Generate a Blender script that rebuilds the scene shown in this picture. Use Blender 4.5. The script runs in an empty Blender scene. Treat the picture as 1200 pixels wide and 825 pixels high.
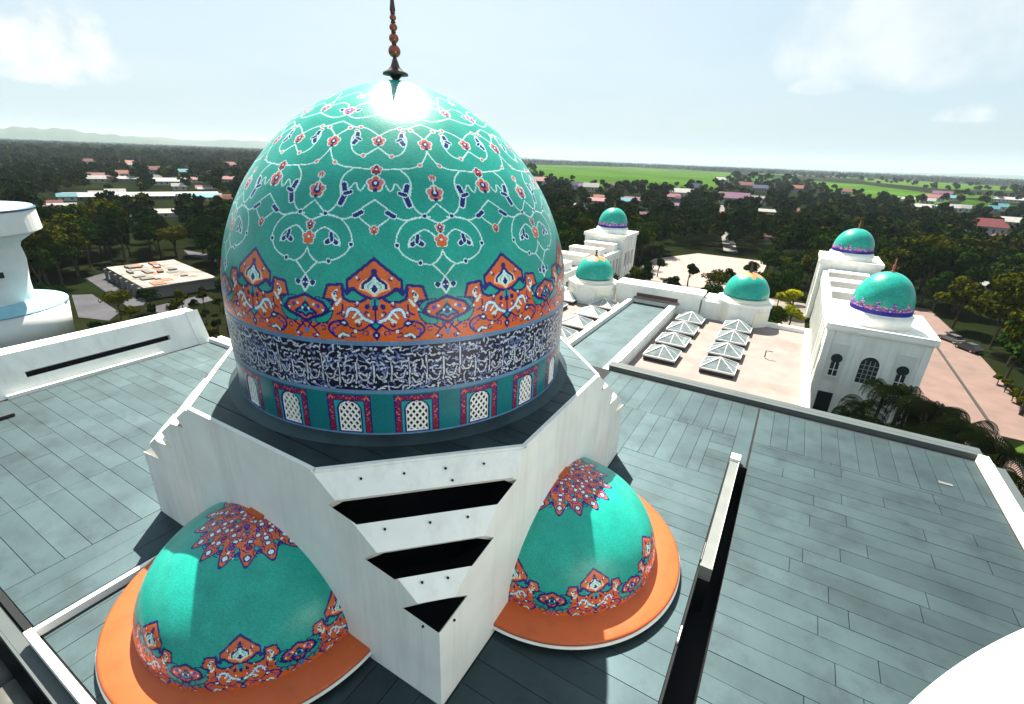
import bpy, bmesh, math, random
import numpy as np
from mathutils import Vector, Matrix
from math import sin, cos, pi, radians, sqrt, hypot, atan2

# ------------------------------------------------------------------ camera
S = bpy.context.scene
COL = S.collection
CAM = np.array([16.2511, -17.6663, 29.8478])
FW = np.array([-0.45650418, 0.80644303, -0.37583716])
RT = np.array([0.86216642, 0.50527484, 0.03696495])
UP = np.array([-0.21971119, 0.30715952, 0.92594817])
FPX = 563.0951                                   # focal length in pixels of the 1200 px wide photograph
cd = bpy.data.cameras.new('camera'); cam = bpy.data.objects.new('camera', cd); COL.objects.link(cam)
cd.sensor_width = 36; cd.lens = FPX / 1200 * 36; cd.clip_start = 0.1; cd.clip_end = 60000
M = Matrix.Identity(4)
for i in range(3):
    M[i][0], M[i][1], M[i][2], M[i][3] = RT[i], UP[i], -FW[i], CAM[i]
cam.matrix_world = M
S.camera = cam

# ------------------------------------------------------------------ light and sky
SUN_AZ = Vector((-0.648, 0.762, 0)).normalized()  # horizontal direction towards the sun
SUN_EL = radians(53)
tosun = Vector((SUN_AZ.x * cos(SUN_EL), SUN_AZ.y * cos(SUN_EL), sin(SUN_EL)))
sl = bpy.data.lights.new('sun', 'SUN'); sl.energy = 5.0; sl.angle = radians(0.53); sl.color = (1.0, 0.93, 0.80)
sun = bpy.data.objects.new('sun', sl); COL.objects.link(sun)
sun.rotation_euler = tosun.to_track_quat('Z', 'Y').to_euler(); sun.location = (0, 0, 80)
W = bpy.data.worlds.new('World'); S.world = W; W.use_nodes = True
nt = W.node_tree; nt.nodes.clear()
def wn(t, **k):
    n = nt.nodes.new(t)
    for a, b in k.items(): setattr(n, a, b)
    return n
sky = wn('ShaderNodeTexSky', sky_type='NISHITA', sun_disc=False)
sky.sun_elevation = SUN_EL; sky.sun_rotation = atan2(SUN_AZ.x, SUN_AZ.y)
sky.air_density = 1.0; sky.dust_density = 3.2; sky.ozone_density = 1.0; sky.altitude = 30
tc = wn('ShaderNodeTexCoord')
sep = wn('ShaderNodeSeparateXYZ'); nt.links.new(tc.outputs['Generated'], sep.inputs[0])
def wmath(op, a, b=None, clamp=False):
    n = wn('ShaderNodeMath', operation=op); n.use_clamp = clamp
    for i, v in enumerate((a, b)):
        if v is None: continue
        if isinstance(v, (int, float)): n.inputs[i].default_value = v
        else: nt.links.new(v, n.inputs[i])
    return n.outputs[0]
# cloud layer: direction projected on a flat layer overhead, noise decides where there is cloud
zc_ = wmath('ADD', wmath('MAXIMUM', sep.outputs[2], 0.0), 0.10)
cmb = wn('ShaderNodeCombineXYZ')
nt.links.new(wmath('DIVIDE', sep.outputs[0], zc_), cmb.inputs[0]); nt.links.new(wmath('DIVIDE', sep.outputs[1], zc_), cmb.inputs[1])
n1 = wn('ShaderNodeTexNoise'); n1.inputs['Scale'].default_value = 0.55; n1.inputs['Detail'].default_value = 7; n1.inputs['Roughness'].default_value = 0.56
nt.links.new(cmb.outputs[0], n1.inputs['Vector'])
veil = wn('ShaderNodeMapRange'); veil.inputs[1].default_value = 0.40; veil.inputs[2].default_value = 0.72; veil.inputs[3].default_value = 0.0; veil.inputs[4].default_value = 0.75
nt.links.new(n1.outputs[0], veil.inputs[0])
# cumulus heads: noise in direction space inside a soft ellipse low in the sky
def cumulus(dirv, rx, rz, scale, seed):
    d = Vector(dirv).normalized(); rgt = d.cross(Vector((0, 0, 1))).normalized()
    dr = wn('ShaderNodeVectorMath', operation='DOT_PRODUCT'); nt.links.new(tc.outputs['Generated'], dr.inputs[0]); dr.inputs[1].default_value = rgt
    df = wn('ShaderNodeVectorMath', operation='DOT_PRODUCT'); nt.links.new(tc.outputs['Generated'], df.inputs[0]); df.inputs[1].default_value = d
    a = wmath('DIVIDE', dr.outputs['Value'], rx); b = wmath('DIVIDE', wmath('SUBTRACT', sep.outputs[2], d.z), rz)
    # flat base: anything under the centre line is pushed out faster
    b2 = wmath('MULTIPLY', wmath('MINIMUM', b, 0.0), 2.2); bb = wmath('ADD', wmath('MAXIMUM', b, 0.0), wmath('ABSOLUTE', b2))
    rr = wmath('ADD', wmath('POWER', wmath('ABSOLUTE', a), 2.0), wmath('POWER', bb, 2.0))
    nz = wn('ShaderNodeTexNoise'); nz.inputs['Scale'].default_value = scale; nz.inputs['Detail'].default_value = 8; nz.inputs['Roughness'].default_value = 0.6
    of = wn('ShaderNodeVectorMath', operation='ADD'); nt.links.new(tc.outputs['Generated'], of.inputs[0]); of.inputs[1].default_value = (seed, seed * .7, 0)
    nt.links.new(of.outputs[0], nz.inputs['Vector'])
    v = wmath('SUBTRACT', wmath('MULTIPLY', nz.outputs[0], 2.3), rr)
    mr = wn('ShaderNodeMapRange'); mr.inputs[1].default_value = 0.42; mr.inputs[2].default_value = 0.95; nt.links.new(v, mr.inputs[0])
    front = wmath('GREATER_THAN', df.outputs['Value'], 0.0)
    return wmath('MULTIPLY', mr.outputs[0], front), nz.outputs[0]
mixh = wn('ShaderNodeMix', data_type='RGBA'); nt.links.new(sky.outputs[0], mixh.inputs[6]); mixh.inputs[7].default_value = (3.75, 4.85, 5.4, 1)
nt.links.new(wmath('ADD', wmath('MULTIPLY', veil.outputs[0], 0.22), 0.70, True), mixh.inputs[0])
last = mixh.outputs[2]
def pray(x, y): return FW + RT * (x - 600) / FPX - UP * (y - 412.5) / FPX
for (px, py, rx, rz, sc, sd, op) in ((62, 66, 0.105, 0.10, 11, 1.3, .95), (8, 72, 0.06, 0.06, 13, 5.1, .95), (1120, 40, 0.26, 0.16, 4.5, 3.7, .62), (1130, 138, 0.045, 0.022, 14, 8.2, .6), (960, 105, .05, .02, 9, 2.2, .35)):
    c, nz = cumulus(pray(px, py), rx, rz, sc, sd)
    cm = wn('ShaderNodeMix', data_type='RGBA'); nt.links.new(last, cm.inputs[6])
    shade = wn('ShaderNodeMapRange'); nt.links.new(nz, shade.inputs[0]); shade.inputs[1].default_value = 0.35; shade.inputs[2].default_value = 0.65
    shade.inputs[3].default_value = 0; shade.inputs[4].default_value = 1
    cc = wn('ShaderNodeMix', data_type='RGBA'); nt.links.new(shade.outputs[0], cc.inputs[0]); cc.inputs[6].default_value = (4.0, 4.8, 5.2, 1); cc.inputs[7].default_value = (7.0, 7.0, 6.9, 1)
    nt.links.new(cc.outputs[2], cm.inputs[7]); nt.links.new(wmath('MULTIPLY', c, op), cm.inputs[0]); last = cm.outputs[2]
bg = wn('ShaderNodeBackground'); nt.links.new(last, bg.inputs[0]); bg.inputs[1].default_value = 0.05
wo = wn('ShaderNodeOutputWorld'); nt.links.new(bg.outputs[0], wo.inputs[0])
vs = S.view_settings; vs.view_transform = 'Standard'; vs.look = 'None'; vs.exposure = 1.72; vs.gamma = 1.0; vs.use_curve_mapping = False

# ------------------------------------------------------------------ helpers
random.seed(7); rng = np.random.default_rng(11)
def bz(x, y, z):                                 # photograph pixel -> point on the level z
    d = pray(x, y); return CAM + d * (z - CAM[2]) / d[2]
def gp(x, y): return bz(x, y, 0.0)
def L(r, g, b):                                  # sRGB 0..255 -> linear
    return tuple(((c / 255) / 12.92 if c / 255 <= .04045 else ((c / 255 + .055) / 1.055) ** 2.4) for c in (r, g, b))
MATS = {}
def mat(name, col, rough=.7, spec=.5, var=0.0, vscale=.6, bump=0.0, bscale=8.0, metal=0.0, rnd=0.0, dirt=None, dscale=.25, coat=0.0, streak=False):
    if name in MATS: return MATS[name]
    m = bpy.data.materials.new(name); m.use_nodes = True; t = m.node_tree; b = t.nodes['Principled BSDF']
    b.inputs['Roughness'].default_value = rough; b.inputs['Specular IOR Level'].default_value = spec; b.inputs['Metallic'].default_value = metal
    b.inputs['Coat Weight'].default_value = coat; b.inputs['Coat Roughness'].default_value = .08
    b.inputs['Base Color'].default_value = (*col, 1)
    co = t.nodes.new('ShaderNodeTexCoord'); geo = t.nodes.new('ShaderNodeNewGeometry'); out = None
    def mixmul(colsock, facsock):
        mx = t.nodes.new('ShaderNodeMix'); mx.data_type = 'RGBA'; mx.blend_type = 'MULTIPLY'; mx.inputs[0].default_value = 1
        if colsock is None: mx.inputs[6].default_value = (*col, 1)
        else: t.links.new(colsock, mx.inputs[6])
        t.links.new(facsock, mx.inputs[7]); return mx.outputs[2]
    def rangen(src, a, b_, lo, hi):
        r = t.nodes.new('ShaderNodeMapRange'); t.links.new(src, r.inputs[0])
        r.inputs[1].default_value = a; r.inputs[2].default_value = b_; r.inputs[3].default_value = lo; r.inputs[4].default_value = hi; return r.outputs[0]
    if var:
        n = t.nodes.new('ShaderNodeTexNoise'); n.inputs['Scale'].default_value = vscale; n.inputs['Detail'].default_value = 6; t.links.new(geo.outputs['Position'], n.inputs['Vector'])
        out = mixmul(out, rangen(n.outputs[0], .3, .7, 1 - var, 1 + var))
    if rnd:
        oi = t.nodes.new('ShaderNodeObjectInfo'); out = mixmul(out, rangen(oi.outputs['Random'], 0, 1, 1 - rnd, 1 + rnd))
    if dirt:
        n = t.nodes.new('ShaderNodeTexNoise'); n.inputs['Scale'].default_value = dscale; n.inputs['Detail'].default_value = 8; n.inputs['Roughness'].default_value = .7
        if streak:
            mp = t.nodes.new('ShaderNodeMapping'); mp.inputs['Scale'].default_value = (3.0, 3.0, .22); t.links.new(geo.outputs['Position'], mp.inputs[0]); t.links.new(mp.outputs[0], n.inputs['Vector'])
        else: t.links.new(geo.outputs['Position'], n.inputs['Vector'])
        mx = t.nodes.new('ShaderNodeMix'); mx.data_type = 'RGBA'; t.links.new(rangen(n.outputs[0], .48, .72, 0, dirt[1]), mx.inputs[0])
        if out is None: mx.inputs[6].default_value = (*col, 1)
        else: t.links.new(out, mx.inputs[6])
        mx.inputs[7].default_value = (*dirt[0], 1); out = mx.outputs[2]
    if out is not None: t.links.new(out, b.inputs['Base Color'])
    if bump:
        n = t.nodes.new('ShaderNodeTexNoise'); n.inputs['Scale'].default_value = bscale; n.inputs['Detail'].default_value = 5; t.links.new(geo.outputs['Position'], n.inputs['Vector'])
        bp_ = t.nodes.new('ShaderNodeBump'); bp_.inputs['Strength'].default_value = bump; bp_.inputs['Distance'].default_value = .05; t.links.new(n.outputs[0], bp_.inputs['Height']); t.links.new(bp_.outputs[0], b.inputs['Normal'])
    MATS[name] = m; return m
def tilemat(name, rough=.29, coat=.0):           # glazed mosaic: colour of every tile from the mesh
    m = bpy.data.materials.new(name); m.use_nodes = True; t = m.node_tree; b = t.nodes['Principled BSDF']
    a = t.nodes.new('ShaderNodeAttribute'); a.attribute_name = 'tile'
    geo = t.nodes.new('ShaderNodeNewGeometry'); n = t.nodes.new('ShaderNodeTexNoise'); n.inputs['Scale'].default_value = 1.1; n.inputs['Detail'].default_value = 5; t.links.new(geo.outputs['Position'], n.inputs['Vector'])
    r = t.nodes.new('ShaderNodeMapRange'); t.links.new(n.outputs[0], r.inputs[0]); r.inputs[1].default_value = .3; r.inputs[2].default_value = .7; r.inputs[3].default_value = .86; r.inputs[4].default_value = 1.1
    mx = t.nodes.new('ShaderNodeMix'); mx.data_type = 'RGBA'; mx.blend_type = 'MULTIPLY'; mx.inputs[0].default_value = 1; t.links.new(a.outputs['Color'], mx.inputs[6]); t.links.new(r.outputs[0], mx.inputs[7])
    t.links.new(mx.outputs[2], b.inputs['Base Color']); b.inputs['Roughness'].default_value = rough; b.inputs['Specular IOR Level'].default_value = .38; b.inputs['Coat Weight'].default_value = coat
    n2 = t.nodes.new('ShaderNodeTexNoise'); n2.inputs['Scale'].default_value = 14; t.links.new(geo.outputs['Position'], n2.inputs['Vector'])
    bp_ = t.nodes.new('ShaderNodeBump'); bp_.inputs['Strength'].default_value = .18; bp_.inputs['Distance'].default_value = .03; t.links.new(n2.outputs[0], bp_.inputs['Height']); t.links.new(bp_.outputs[0], b.inputs['Normal'])
    MATS[name] = m; return m
def tag(o, label=None, cat=None, group=None, kind=None):
    if label: o['label'] = label
    if cat: o['category'] = cat
    if group: o['group'] = group
    if kind: o['kind'] = kind
    return o
def link(name, me, parent=None, loc=None, rz=None, scale=None):
    o = bpy.data.objects.new(name, me); COL.objects.link(o)
    if parent is not None: o.parent = parent
    if loc is not None: o.location = loc
    if rz is not None: o.rotation_euler = (0, 0, rz)
    if scale is not None: o.scale = scale
    return o
def thing(name, label, cat, loc=(0, 0, 0), rz=0, group=None):
    o = bpy.data.objects.new(name, None); COL.objects.link(o); o.empty_display_size = .5
    o.location = loc; o.rotation_euler = (0, 0, rz); return tag(o, label, cat, group)
class MB:
    def __init__(s): s.v = []; s.f = []; s.m = []
    def add(s, vs, fs, mi=0):
        k = len(s.v); s.v += [tuple(map(float, p)) for p in vs]; s.f += [tuple(i + k for i in q) for q in fs]; s.m += [mi] * len(fs); return s
    def box(s, x0, x1, y0, y1, z0, z1, mi=0):
        return s.add([(x0, y0, z0), (x1, y0, z0), (x1, y1, z0), (x0, y1, z0), (x0, y0, z1), (x1, y0, z1), (x1, y1, z1), (x0, y1, z1)],
                     [(3, 2, 1, 0), (4, 5, 6, 7), (0, 1, 5, 4), (1, 2, 6, 5), (2, 3, 7, 6), (3, 0, 4, 7)], mi)
    def prism(s, pts, z0, z1, mi=0):             # horizontal polygon (ccw) extruded up
        n = len(pts); return s.add([(p[0], p[1], z0) for p in pts] + [(p[0], p[1], z1) for p in pts],
                     [tuple(range(n - 1, -1, -1)), tuple(range(n, 2 * n))] + [(i, (i + 1) % n, n + (i + 1) % n, n + i) for i in range(n)], mi)
    def loft(s, rings, cap0=True, cap1=True, mi=0):
        n = len(rings[0]); vs = [p for r in rings for p in r]; fs = []
        for k in range(len(rings) - 1):
            for i in range(n): j = (i + 1) % n; fs.append((k * n + i, k * n + j, (k + 1) * n + j, (k + 1) * n + i))
        if cap0: fs.append(tuple(range(n - 1, -1, -1)))
        if cap1: fs.append(tuple((len(rings) - 1) * n + i for i in range(n)))
        return s.add(vs, fs, mi)
    def lathe(s, prof, n=24, c=(0, 0), cap0=True, cap1=True, mi=0):
        return s.loft([[(c[0] + r * cos(2 * pi * i / n), c[1] + r * sin(2 * pi * i / n), z) for i in range(n)] for r, z in prof], cap0, cap1, mi)
    def tube(s, pts, rad, n=6, mi=0):
        rings = []; P = [Vector(p) for p in pts]
        rads = rad if isinstance(rad, (list, tuple)) else [rad] * len(P)
        for i, p in enumerate(P):
            d = (P[min(i + 1, len(P) - 1)] - P[max(i - 1, 0)]).normalized(); a = d.orthogonal().normalized() if i == 0 else (a - d * a.dot(d)).normalized(); b = d.cross(a)
            rings.append([tuple(p + (a * cos(2 * pi * k / n) + b * sin(2 * pi * k / n)) * rads[i]) for k in range(n)])
        return s.loft(rings, True, True, mi)
    def mesh(s, name, mats, smooth=False):
        me = bpy.data.meshes.new(name); me.from_pydata(s.v, [], s.f)
        for m in (mats if isinstance(mats, (list, tuple)) else [mats]): me.materials.append(m)
        if any(s.m): me.polygons.foreach_set('material_index', s.m)
        if smooth: me.polygons.foreach_set('use_smooth', [True] * len(s.f))
        me.update(); return me
    def build(s, name, mats, parent=None, smooth=False, **k): return link(name, s.mesh(name, mats, smooth), parent, **k)
UNIT = {}
def unitbox(m):                                  # 1 x 1 slab, 4 cm thick, edges chamfered: shared by all panels
    if m.name in UNIT: return UNIT[m.name]
    b = MB(); e = .0005
    b.v = [(0, 0, 0), (1, 0, 0), (1, 1, 0), (0, 1, 0), (0, 0, .7), (1, 0, .7), (1, 1, .7), (0, 1, .7), (e, e, 1), (1 - e, e, 1), (1 - e, 1 - e, 1), (e, 1 - e, 1)]
    b.f = [(3, 2, 1, 0)] + [(i, (i + 1) % 4, 4 + (i + 1) % 4, 4 + i) for i in range(4)] + [(4 + i, 4 + (i + 1) % 4, 8 + (i + 1) % 4, 8 + i) for i in range(4)] + [(8, 9, 10, 11)]
    b.m = [0] * len(b.f)
    UNIT[m.name] = b.mesh('panel', m); return UNIT[m.name]
def panel(name, m, parent, x0, x1, y0, y1, z, h=.04):
    return link(name, unitbox(m), parent, (x0, y0, z), None, (x1 - x0, y1 - y0, h))
# ------------------------------------------------------------------ materials
WHITE = mat('white_wall', (.76, .77, .73), .65, .35, var=.07, vscale=.5, bump=.05, dirt=((.40, .39, .33), .36), dscale=.30, streak=True)
WHITE2 = mat('white_plaster', (.80, .79, .75), .7, .3, var=.05, vscale=.4, dirt=((.50, .48, .42), .4), dscale=.6)
ROOF = mat('roof_sheet', (.054, .081, .090), .60, .8, metal=1.0, var=.12, vscale=.45, rnd=.10, bump=.10, bscale=3, dirt=((.028, .036, .038), .6), dscale=.4)
ROOFB = mat('roof_underlay', (.012, .014, .016), .8, .2)
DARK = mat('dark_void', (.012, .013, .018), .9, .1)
CONC = mat('concrete', (.33, .33, .31), .85, .3, var=.2, vscale=.5)
GLASS = mat('window_glass', (.02, .03, .035), .08, .8)
ORANGE = mat('orange_tile', L(184, 84, 36), .5, .4, var=.16, vscale=1.2, dirt=(L(120, 62, 34), .45), dscale=1.2)
BRASS = mat('dark_bronze', (.075, .05, .04), .35, .6, metal=.6)
COPPER = mat('copper_ball', (.30, .08, .05), .3, .6, metal=.5)
TILE = tilemat('glazed_mosaic')
# ------------------------------------------------------------------ ornament painter (colour of each mosaic tile)
TEAL = np.array(L(26, 150, 134)); ORG = np.array(L(206, 96, 40)); NAVY = np.array(L(24, 24, 110)); WHT = np.array(L(196, 226, 222))
REDP = np.array(L(124, 30, 58)); CYAN = np.array(L(30, 150, 150)); PINK = np.array(L(214, 110, 110)); VIO = np.array(L(70, 60, 170)); DTEAL = np.array(L(16, 106, 112)); INK = np.array(L(20, 22, 48)); EDGE = np.array(L(96, 130, 165))
def catmull(P, k=8):
    P = np.array(P, float)
    if len(P) < 3: return P
    Q = np.vstack([2 * P[0] - P[1], P, 2 * P[-1] - P[-2]]); out = []
    for i in range(1, len(Q) - 2):
        for t in np.linspace(0, 1, k, endpoint=False):
            a, b, c, d = Q[i - 1], Q[i], Q[i + 1], Q[i + 2]
            out.append(.5 * (2 * b + (c - a) * t + (2 * a - 5 * b + 4 * c - d) * t * t + (3 * b - a - 3 * c + d) * t ** 3))
    out.append(P[-1]); return np.array(out)
class Paint:
    def __init__(s, X, Y, base): s.X, s.Y = X.ravel(), Y.ravel(); s.c = np.tile(np.array(base), (s.X.size, 1))
    def near(s, P, pad): return np.nonzero((s.X > P[:, 0].min() - pad) & (s.X < P[:, 0].max() + pad) & (s.Y > P[:, 1].min() - pad) & (s.Y < P[:, 1].max() + pad))[0]
    def dist(s, P, idx):
        x, y = s.X[idx], s.Y[idx]; d = np.full(idx.size, 1e9)
        for a, b in zip(P[:-1], P[1:]):
            e = b - a; L2 = e @ e + 1e-12; t = np.clip(((x - a[0]) * e[0] + (y - a[1]) * e[1]) / L2, 0, 1)
            d = np.minimum(d, np.hypot(x - a[0] - t * e[0], y - a[1] - t * e[1]))
        return d
    def line(s, P, w, col, curve=True, out=None, ow=.0):
        P = catmull(P) if curve else np.array(P, float); i = s.near(P, w + ow)
        if not i.size: return
        d = s.dist(P, i)
        if out is not None: s.c[i[d < w / 2 + ow]] = out
        s.c[i[d < w / 2]] = col
    def poly(s, P, col, edge=None, ew=.05, curve=False):
        P = np.array(P, float)
        if curve: P = catmull(np.vstack([P, P[:1]]))[:-1]
        i = s.near(P, ew)
        if not i.size: return
        x, y = s.X[i], s.Y[i]; ins = np.zeros(i.size, bool); n = len(P)
        for k in range(n):
            (x1, y1), (x2, y2) = P[k], P[(k + 1) % n]
            if y1 == y2: continue
            ins ^= ((y1 > y) != (y2 > y)) & (x < (x2 - x1) * (y - y1) / (y2 - y1) + x1)
        s.c[i[ins]] = col
        if edge is not None: s.c[i[s.dist(np.vstack([P, P[:1]]), i) < ew]] = edge
    def disc(s, x, y, r, col, ry=None):
        ry = ry or r; i = s.near(np.array([[x - r, y - ry], [x + r, y + ry]]), .01)
        s.c[i[((s.X[i] - x) / r) ** 2 + ((s.Y[i] - y) / ry) ** 2 < 1]] = col
    def rect(s, x0, x1, y0, y1, col): s.c[(s.X > x0) & (s.X < x1) & (s.Y > y0) & (s.Y < y1)] = col
def border(p, W2, k=1.0, y0=0.0, base=0.62):
    """one half cell (0..W2) of the orange lace border; p.X runs from the palmette axis"""
    T = lambda pts: [(x * k, y0 + y * k) for x, y in pts]
    W = W2 / k
    p.rect(-9, 99, y0 - .2, y0 + base * k, ORG)
    # curled lobes beside the palmette
    lob = [(1.66, .62), (1.62, .95), (1.40, 1.40), (1.76, 1.46), (1.62, 1.92), (1.10, 1.98), (1.02, 1.72), (.80, 1.45), (.0, 1.60)]
    p.poly(T([(-.1, .4), (1.66, .4)] + lob), ORG); p.line(T(lob), .10 * k, NAVY, False)
    p.poly(T([(.28, 1.52), (.55, 1.83), (.80, 1.78), (.93, 1.66), (1.10, 1.86), (1.05, 1.52), (.82, 1.40), (.5, 1.40)]), TEAL, NAVY, .05 * k)
    # head of the palmette
    p.poly(T([(0, 2.86), (.42, 2.52), (.92, 2.12), (.91, 1.80), (.72, 1.86), (.50, 1.68), (.30, 1.58), (0, 1.50)] + [(-.2, 1.5), (-.2, 2.86)]), ORG, NAVY, .055 * k)
    p.poly(T([(0, 2.42), (.12, 2.22), (.42, 2.05), (.50, 1.86), (.22, 1.78), (0, 1.62), (-.1, 1.62), (-.1, 2.42)]), WHT, np.array(L(240, 190, 150)), .035 * k)
    p.line(T([(0, 2.40), (.14, 2.18), (.36, 2.02), (.38, 1.88)]), .10 * k, NAVY); p.poly(T([(0, 2.02), (.12, 1.84), (0, 1.70), (-.1, 1.7), (-.1, 2.0)]), NAVY); p.disc(0, y0 + 2.42 * k, .11 * k, NAVY)
    p.line(T([(.10, 2.06), (.22, 1.95), (.2, 1.84)]), .05 * k, np.array(L(120, 190, 160)))
    # stem and inner scrolls
    p.disc(0, y0 + 1.36 * k, .17 * k, CYAN); p.disc(.26 * k, y0 + 1.25 * k, .09 * k, NAVY); p.disc(0, y0 + 1.20 * k, .10 * k, NAVY)
    p.line(T([(0, 1.5), (0, .6)]), .06 * k, NAVY, False)
    p.poly(T([(0, .76), (.18, .60), (0, .42), (-.1, .42), (-.1, .76)]), TEAL, NAVY, .045 * k)
    p.line(T([(.12, .72), (.40, .85), (.60, 1.10), (.86, 1.14), (.98, .9)]), .10 * k, WHT, True, VIO, .03 * k)
    p.line(T([(.42, .86), (.66, .72)]), .09 * k, WHT); p.line(T([(.62, 1.02), (.74, .86)]), .07 * k, WHT)
    p.line(T([(.2, .62), (.5, .42), (.85, .50), (1.02, .70)]), .06 * k, NAVY)
    p.poly(T([(.95, .66), (1.08, .78), (1.20, .66), (1.05, .55)]), WHT, NAVY, .035 * k)
    p.line(T([(1.1, .74), (1.45, .66), (1.62, .42), (1.4, .16), (1.15, .12)]), .085 * k, NAVY, True); p.line(T([(1.35, .48), (1.5, .40), (1.42, .24)]), .06 * k, VIO)
    p.line(T([(.96, .20), (1.15, .26), (1.28, .14)]), .09 * k, WHT, True, NAVY, .03 * k); p.disc(.70 * k, y0 + .38 * k, .06 * k, WHT)
    p.poly(T([(0, .36), (.10, .26), (0, .10), (-.1, .1), (-.1, .36)]), WHT, NAVY, .04 * k); p.disc(.22 * k, y0 + .34 * k, .07 * k, PINK)
    p.line(T([(1.28, 1.76), (1.42, 1.62), (1.34, 1.44)]), .09 * k, WHT); p.line(T([(1.16, 1.46), (1.30, 1.28)]), .09 * k, WHT); p.line(T([(1.10, 1.30), (1.12, 1.05), (1.3, .95)]), .06 * k, NAVY)
    # crescent and the small medallion between two palmettes
    p.line(T([(1.98, 1.38), (1.66, 1.28), (1.56, 1.02), (1.70, .78), (1.96, .70)]), .19 * k, TEAL, True, NAVY, .045 * k)
    p.poly(T([(W, 1.56), (W - .32, 1.42), (W - .66, 1.32), (W - .84, 1.02), (W - .55, .86), (W - .30, .80), (W, .62), (W + .2, .62), (W + .2, 1.56)]), ORG, NAVY, .055 * k)
    p.poly(T([(W, 1.30), (W - .16, 1.10), (W - .40, .94), (W - .1, .88), (W, .80), (W + .1, .8), (W + .1, 1.3)]), CYAN, NAVY, .045 * k)
    p.disc(W * k, y0 + 1.04 * k, .10 * k, NAVY); p.disc((W - .12) * k, y0 + 1.08 * k, .05 * k, WHT); p.disc((W - .46) * k, y0 + 1.18 * k, .08 * k, VIO); p.disc((W - .3) * k, y0 + 1.22 * k, .05 * k, WHT); p.disc(W * k, y0 + 1.38 * k, .06 * k, TEAL)
    p.line(T([(W, .72), (W - .20, .46), (W - .44, .20)]), .065 * k, NAVY); p.line(T([(W - .2, .62), (W - .06, .40), (W, .2)]), .06 * k, NAVY); p.line(T([(W - .46, .55), (W - .28, .44)]), .07 * k, NAVY)
    p.disc(W * k, y0 + .30 * k, .09 * k, np.array(L(60, 120, 190))); p.disc((W - .34) * k, y0 + .14 * k, .07 * k, VIO)
def curls(p, W, k, y0):
    for cx, cy, r, a in ((.34, .30, .12, 0), (.58, .62, .10, 2), (.78, .26, .11, 4), (1.30, .62, .12, 1), (1.52, 1.12, .10, 3), (1.30, 1.66, .09, 5), (.62, 1.30, .09, 2), (.28, 1.02, .09, 4), (W - .62, .42, .11, 1), (W - .28, .14, .10, 3), (W - .70, 1.06, .07, 0), (1.10, .95, .10, 2), (.55, 2.16, .07, 1)):
        p.line([(k * (cx + r * (1 - t * .12) * cos(a + t)), y0 + k * (cy + r * (1 - t * .12) * sin(a + t))) for t in np.linspace(0, 4.6, 8)], .042 * k, NAVY)
        p.disc(k * (cx + r * .9 * cos(a)), y0 + k * (cy + r * .9 * sin(a)), .042 * k, WHT if r < .105 else VIO)
def flower(p, x, y, r, a=ORG, b=NAVY):
    for q in range(5): p.disc(x + r * .62 * cos(q * 1.2566 + pi / 2), y + r * .62 * sin(q * 1.2566 + pi / 2), r * .52, WHT)
    for q in range(5): p.disc(x + r * .58 * cos(q * 1.2566 + pi / 2), y + r * .58 * sin(q * 1.2566 + pi / 2), r * .38, a if q in (0, 2, 3) else PINK)
    p.disc(x, y, r * .46, b); p.disc(x, y + r * .08, r * .2, WHT)
    p.disc(x, y - r * .8, r * .26, b)
def leaf(p, P, w): p.line(P, w * 1.0, NAVY, True, WHT, w * .28)
def tilemesh(name, V, nu, nv, C):                 # V: (nv+1, nu+1, 3) grid, C: (nv, nu, 3)
    q = np.arange((nv + 1) * (nu + 1)).reshape(nv + 1, nu + 1)
    F = np.stack([q[:-1, :-1], q[:-1, 1:], q[1:, 1:], q[1:, :-1]], -1).reshape(-1, 4)
    me = bpy.data.meshes.new(name); me.vertices.add(q.size); me.vertices.foreach_set('co', V.reshape(-1).astype(np.float32))
    me.loops.add(F.size); me.loops.foreach_set('vertex_index', F.reshape(-1).astype(np.int32)); me.polygons.add(len(F))
    me.polygons.foreach_set('loop_start', (np.arange(len(F)) * 4).astype(np.int32)); me.polygons.foreach_set('use_smooth', np.ones(len(F), bool)); me.update(calc_edges=True)
    C = C.reshape(-1, 3) * (1 + .34 * (rng.random((len(F), 1)) - .5)); at = me.color_attributes.new('tile', 'FLOAT_COLOR', 'CORNER')
    cc = np.ones((len(F), 4, 4), np.float32); cc[:, :, :3] = C[:, None, :]; at.data.foreach_set('color', cc.ravel()); me.materials.append(TILE); me.validate(); return me

# ------------------------------------------------------------------ main dome
PROF = np.array([(0, 7.88), (1.2, 7.88), (2.4, 7.88), (3.5, 7.88), (4.6, 7.84), (5.7, 7.65), (6.73, 7.33), (7.72, 6.9), (8.66, 6.36), (9.52, 5.71), (10.32, 4.97), (11.03, 4.16), (11.66, 3.19), (12.2, 2.05), (12.55, 1.0), (12.74, .0)])
pc = catmull(PROF, 24); ps = np.concatenate([[0], np.cumsum(np.hypot(*np.diff(pc, axis=0).T))])
def s_of_z(z): return np.interp(z, pc[:, 0], ps)
def rz_of_s(s): return np.interp(s, ps, pc[:, 1]), np.interp(s, ps, pc[:, 0])
def zr(z): return np.interp(z, pc[:, 0], pc[:, 1])
PZ = 20.0
CAMAZ = atan2(CAM[1], CAM[0]); CELL = radians(36); A0 = CAMAZ + radians(-7.7)
dome = thing('main_dome', 'great teal mosaic dome with white vine tracery and an orange lace border', 'dome', (0, 0, PZ))
nu, nv = 156, 440
sg = np.linspace(s_of_z(3.62), ps[-1], nv + 1); r_, z_ = rz_of_s(sg); ph = np.linspace(-CELL / 2, CELL / 2, nu + 1)
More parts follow.
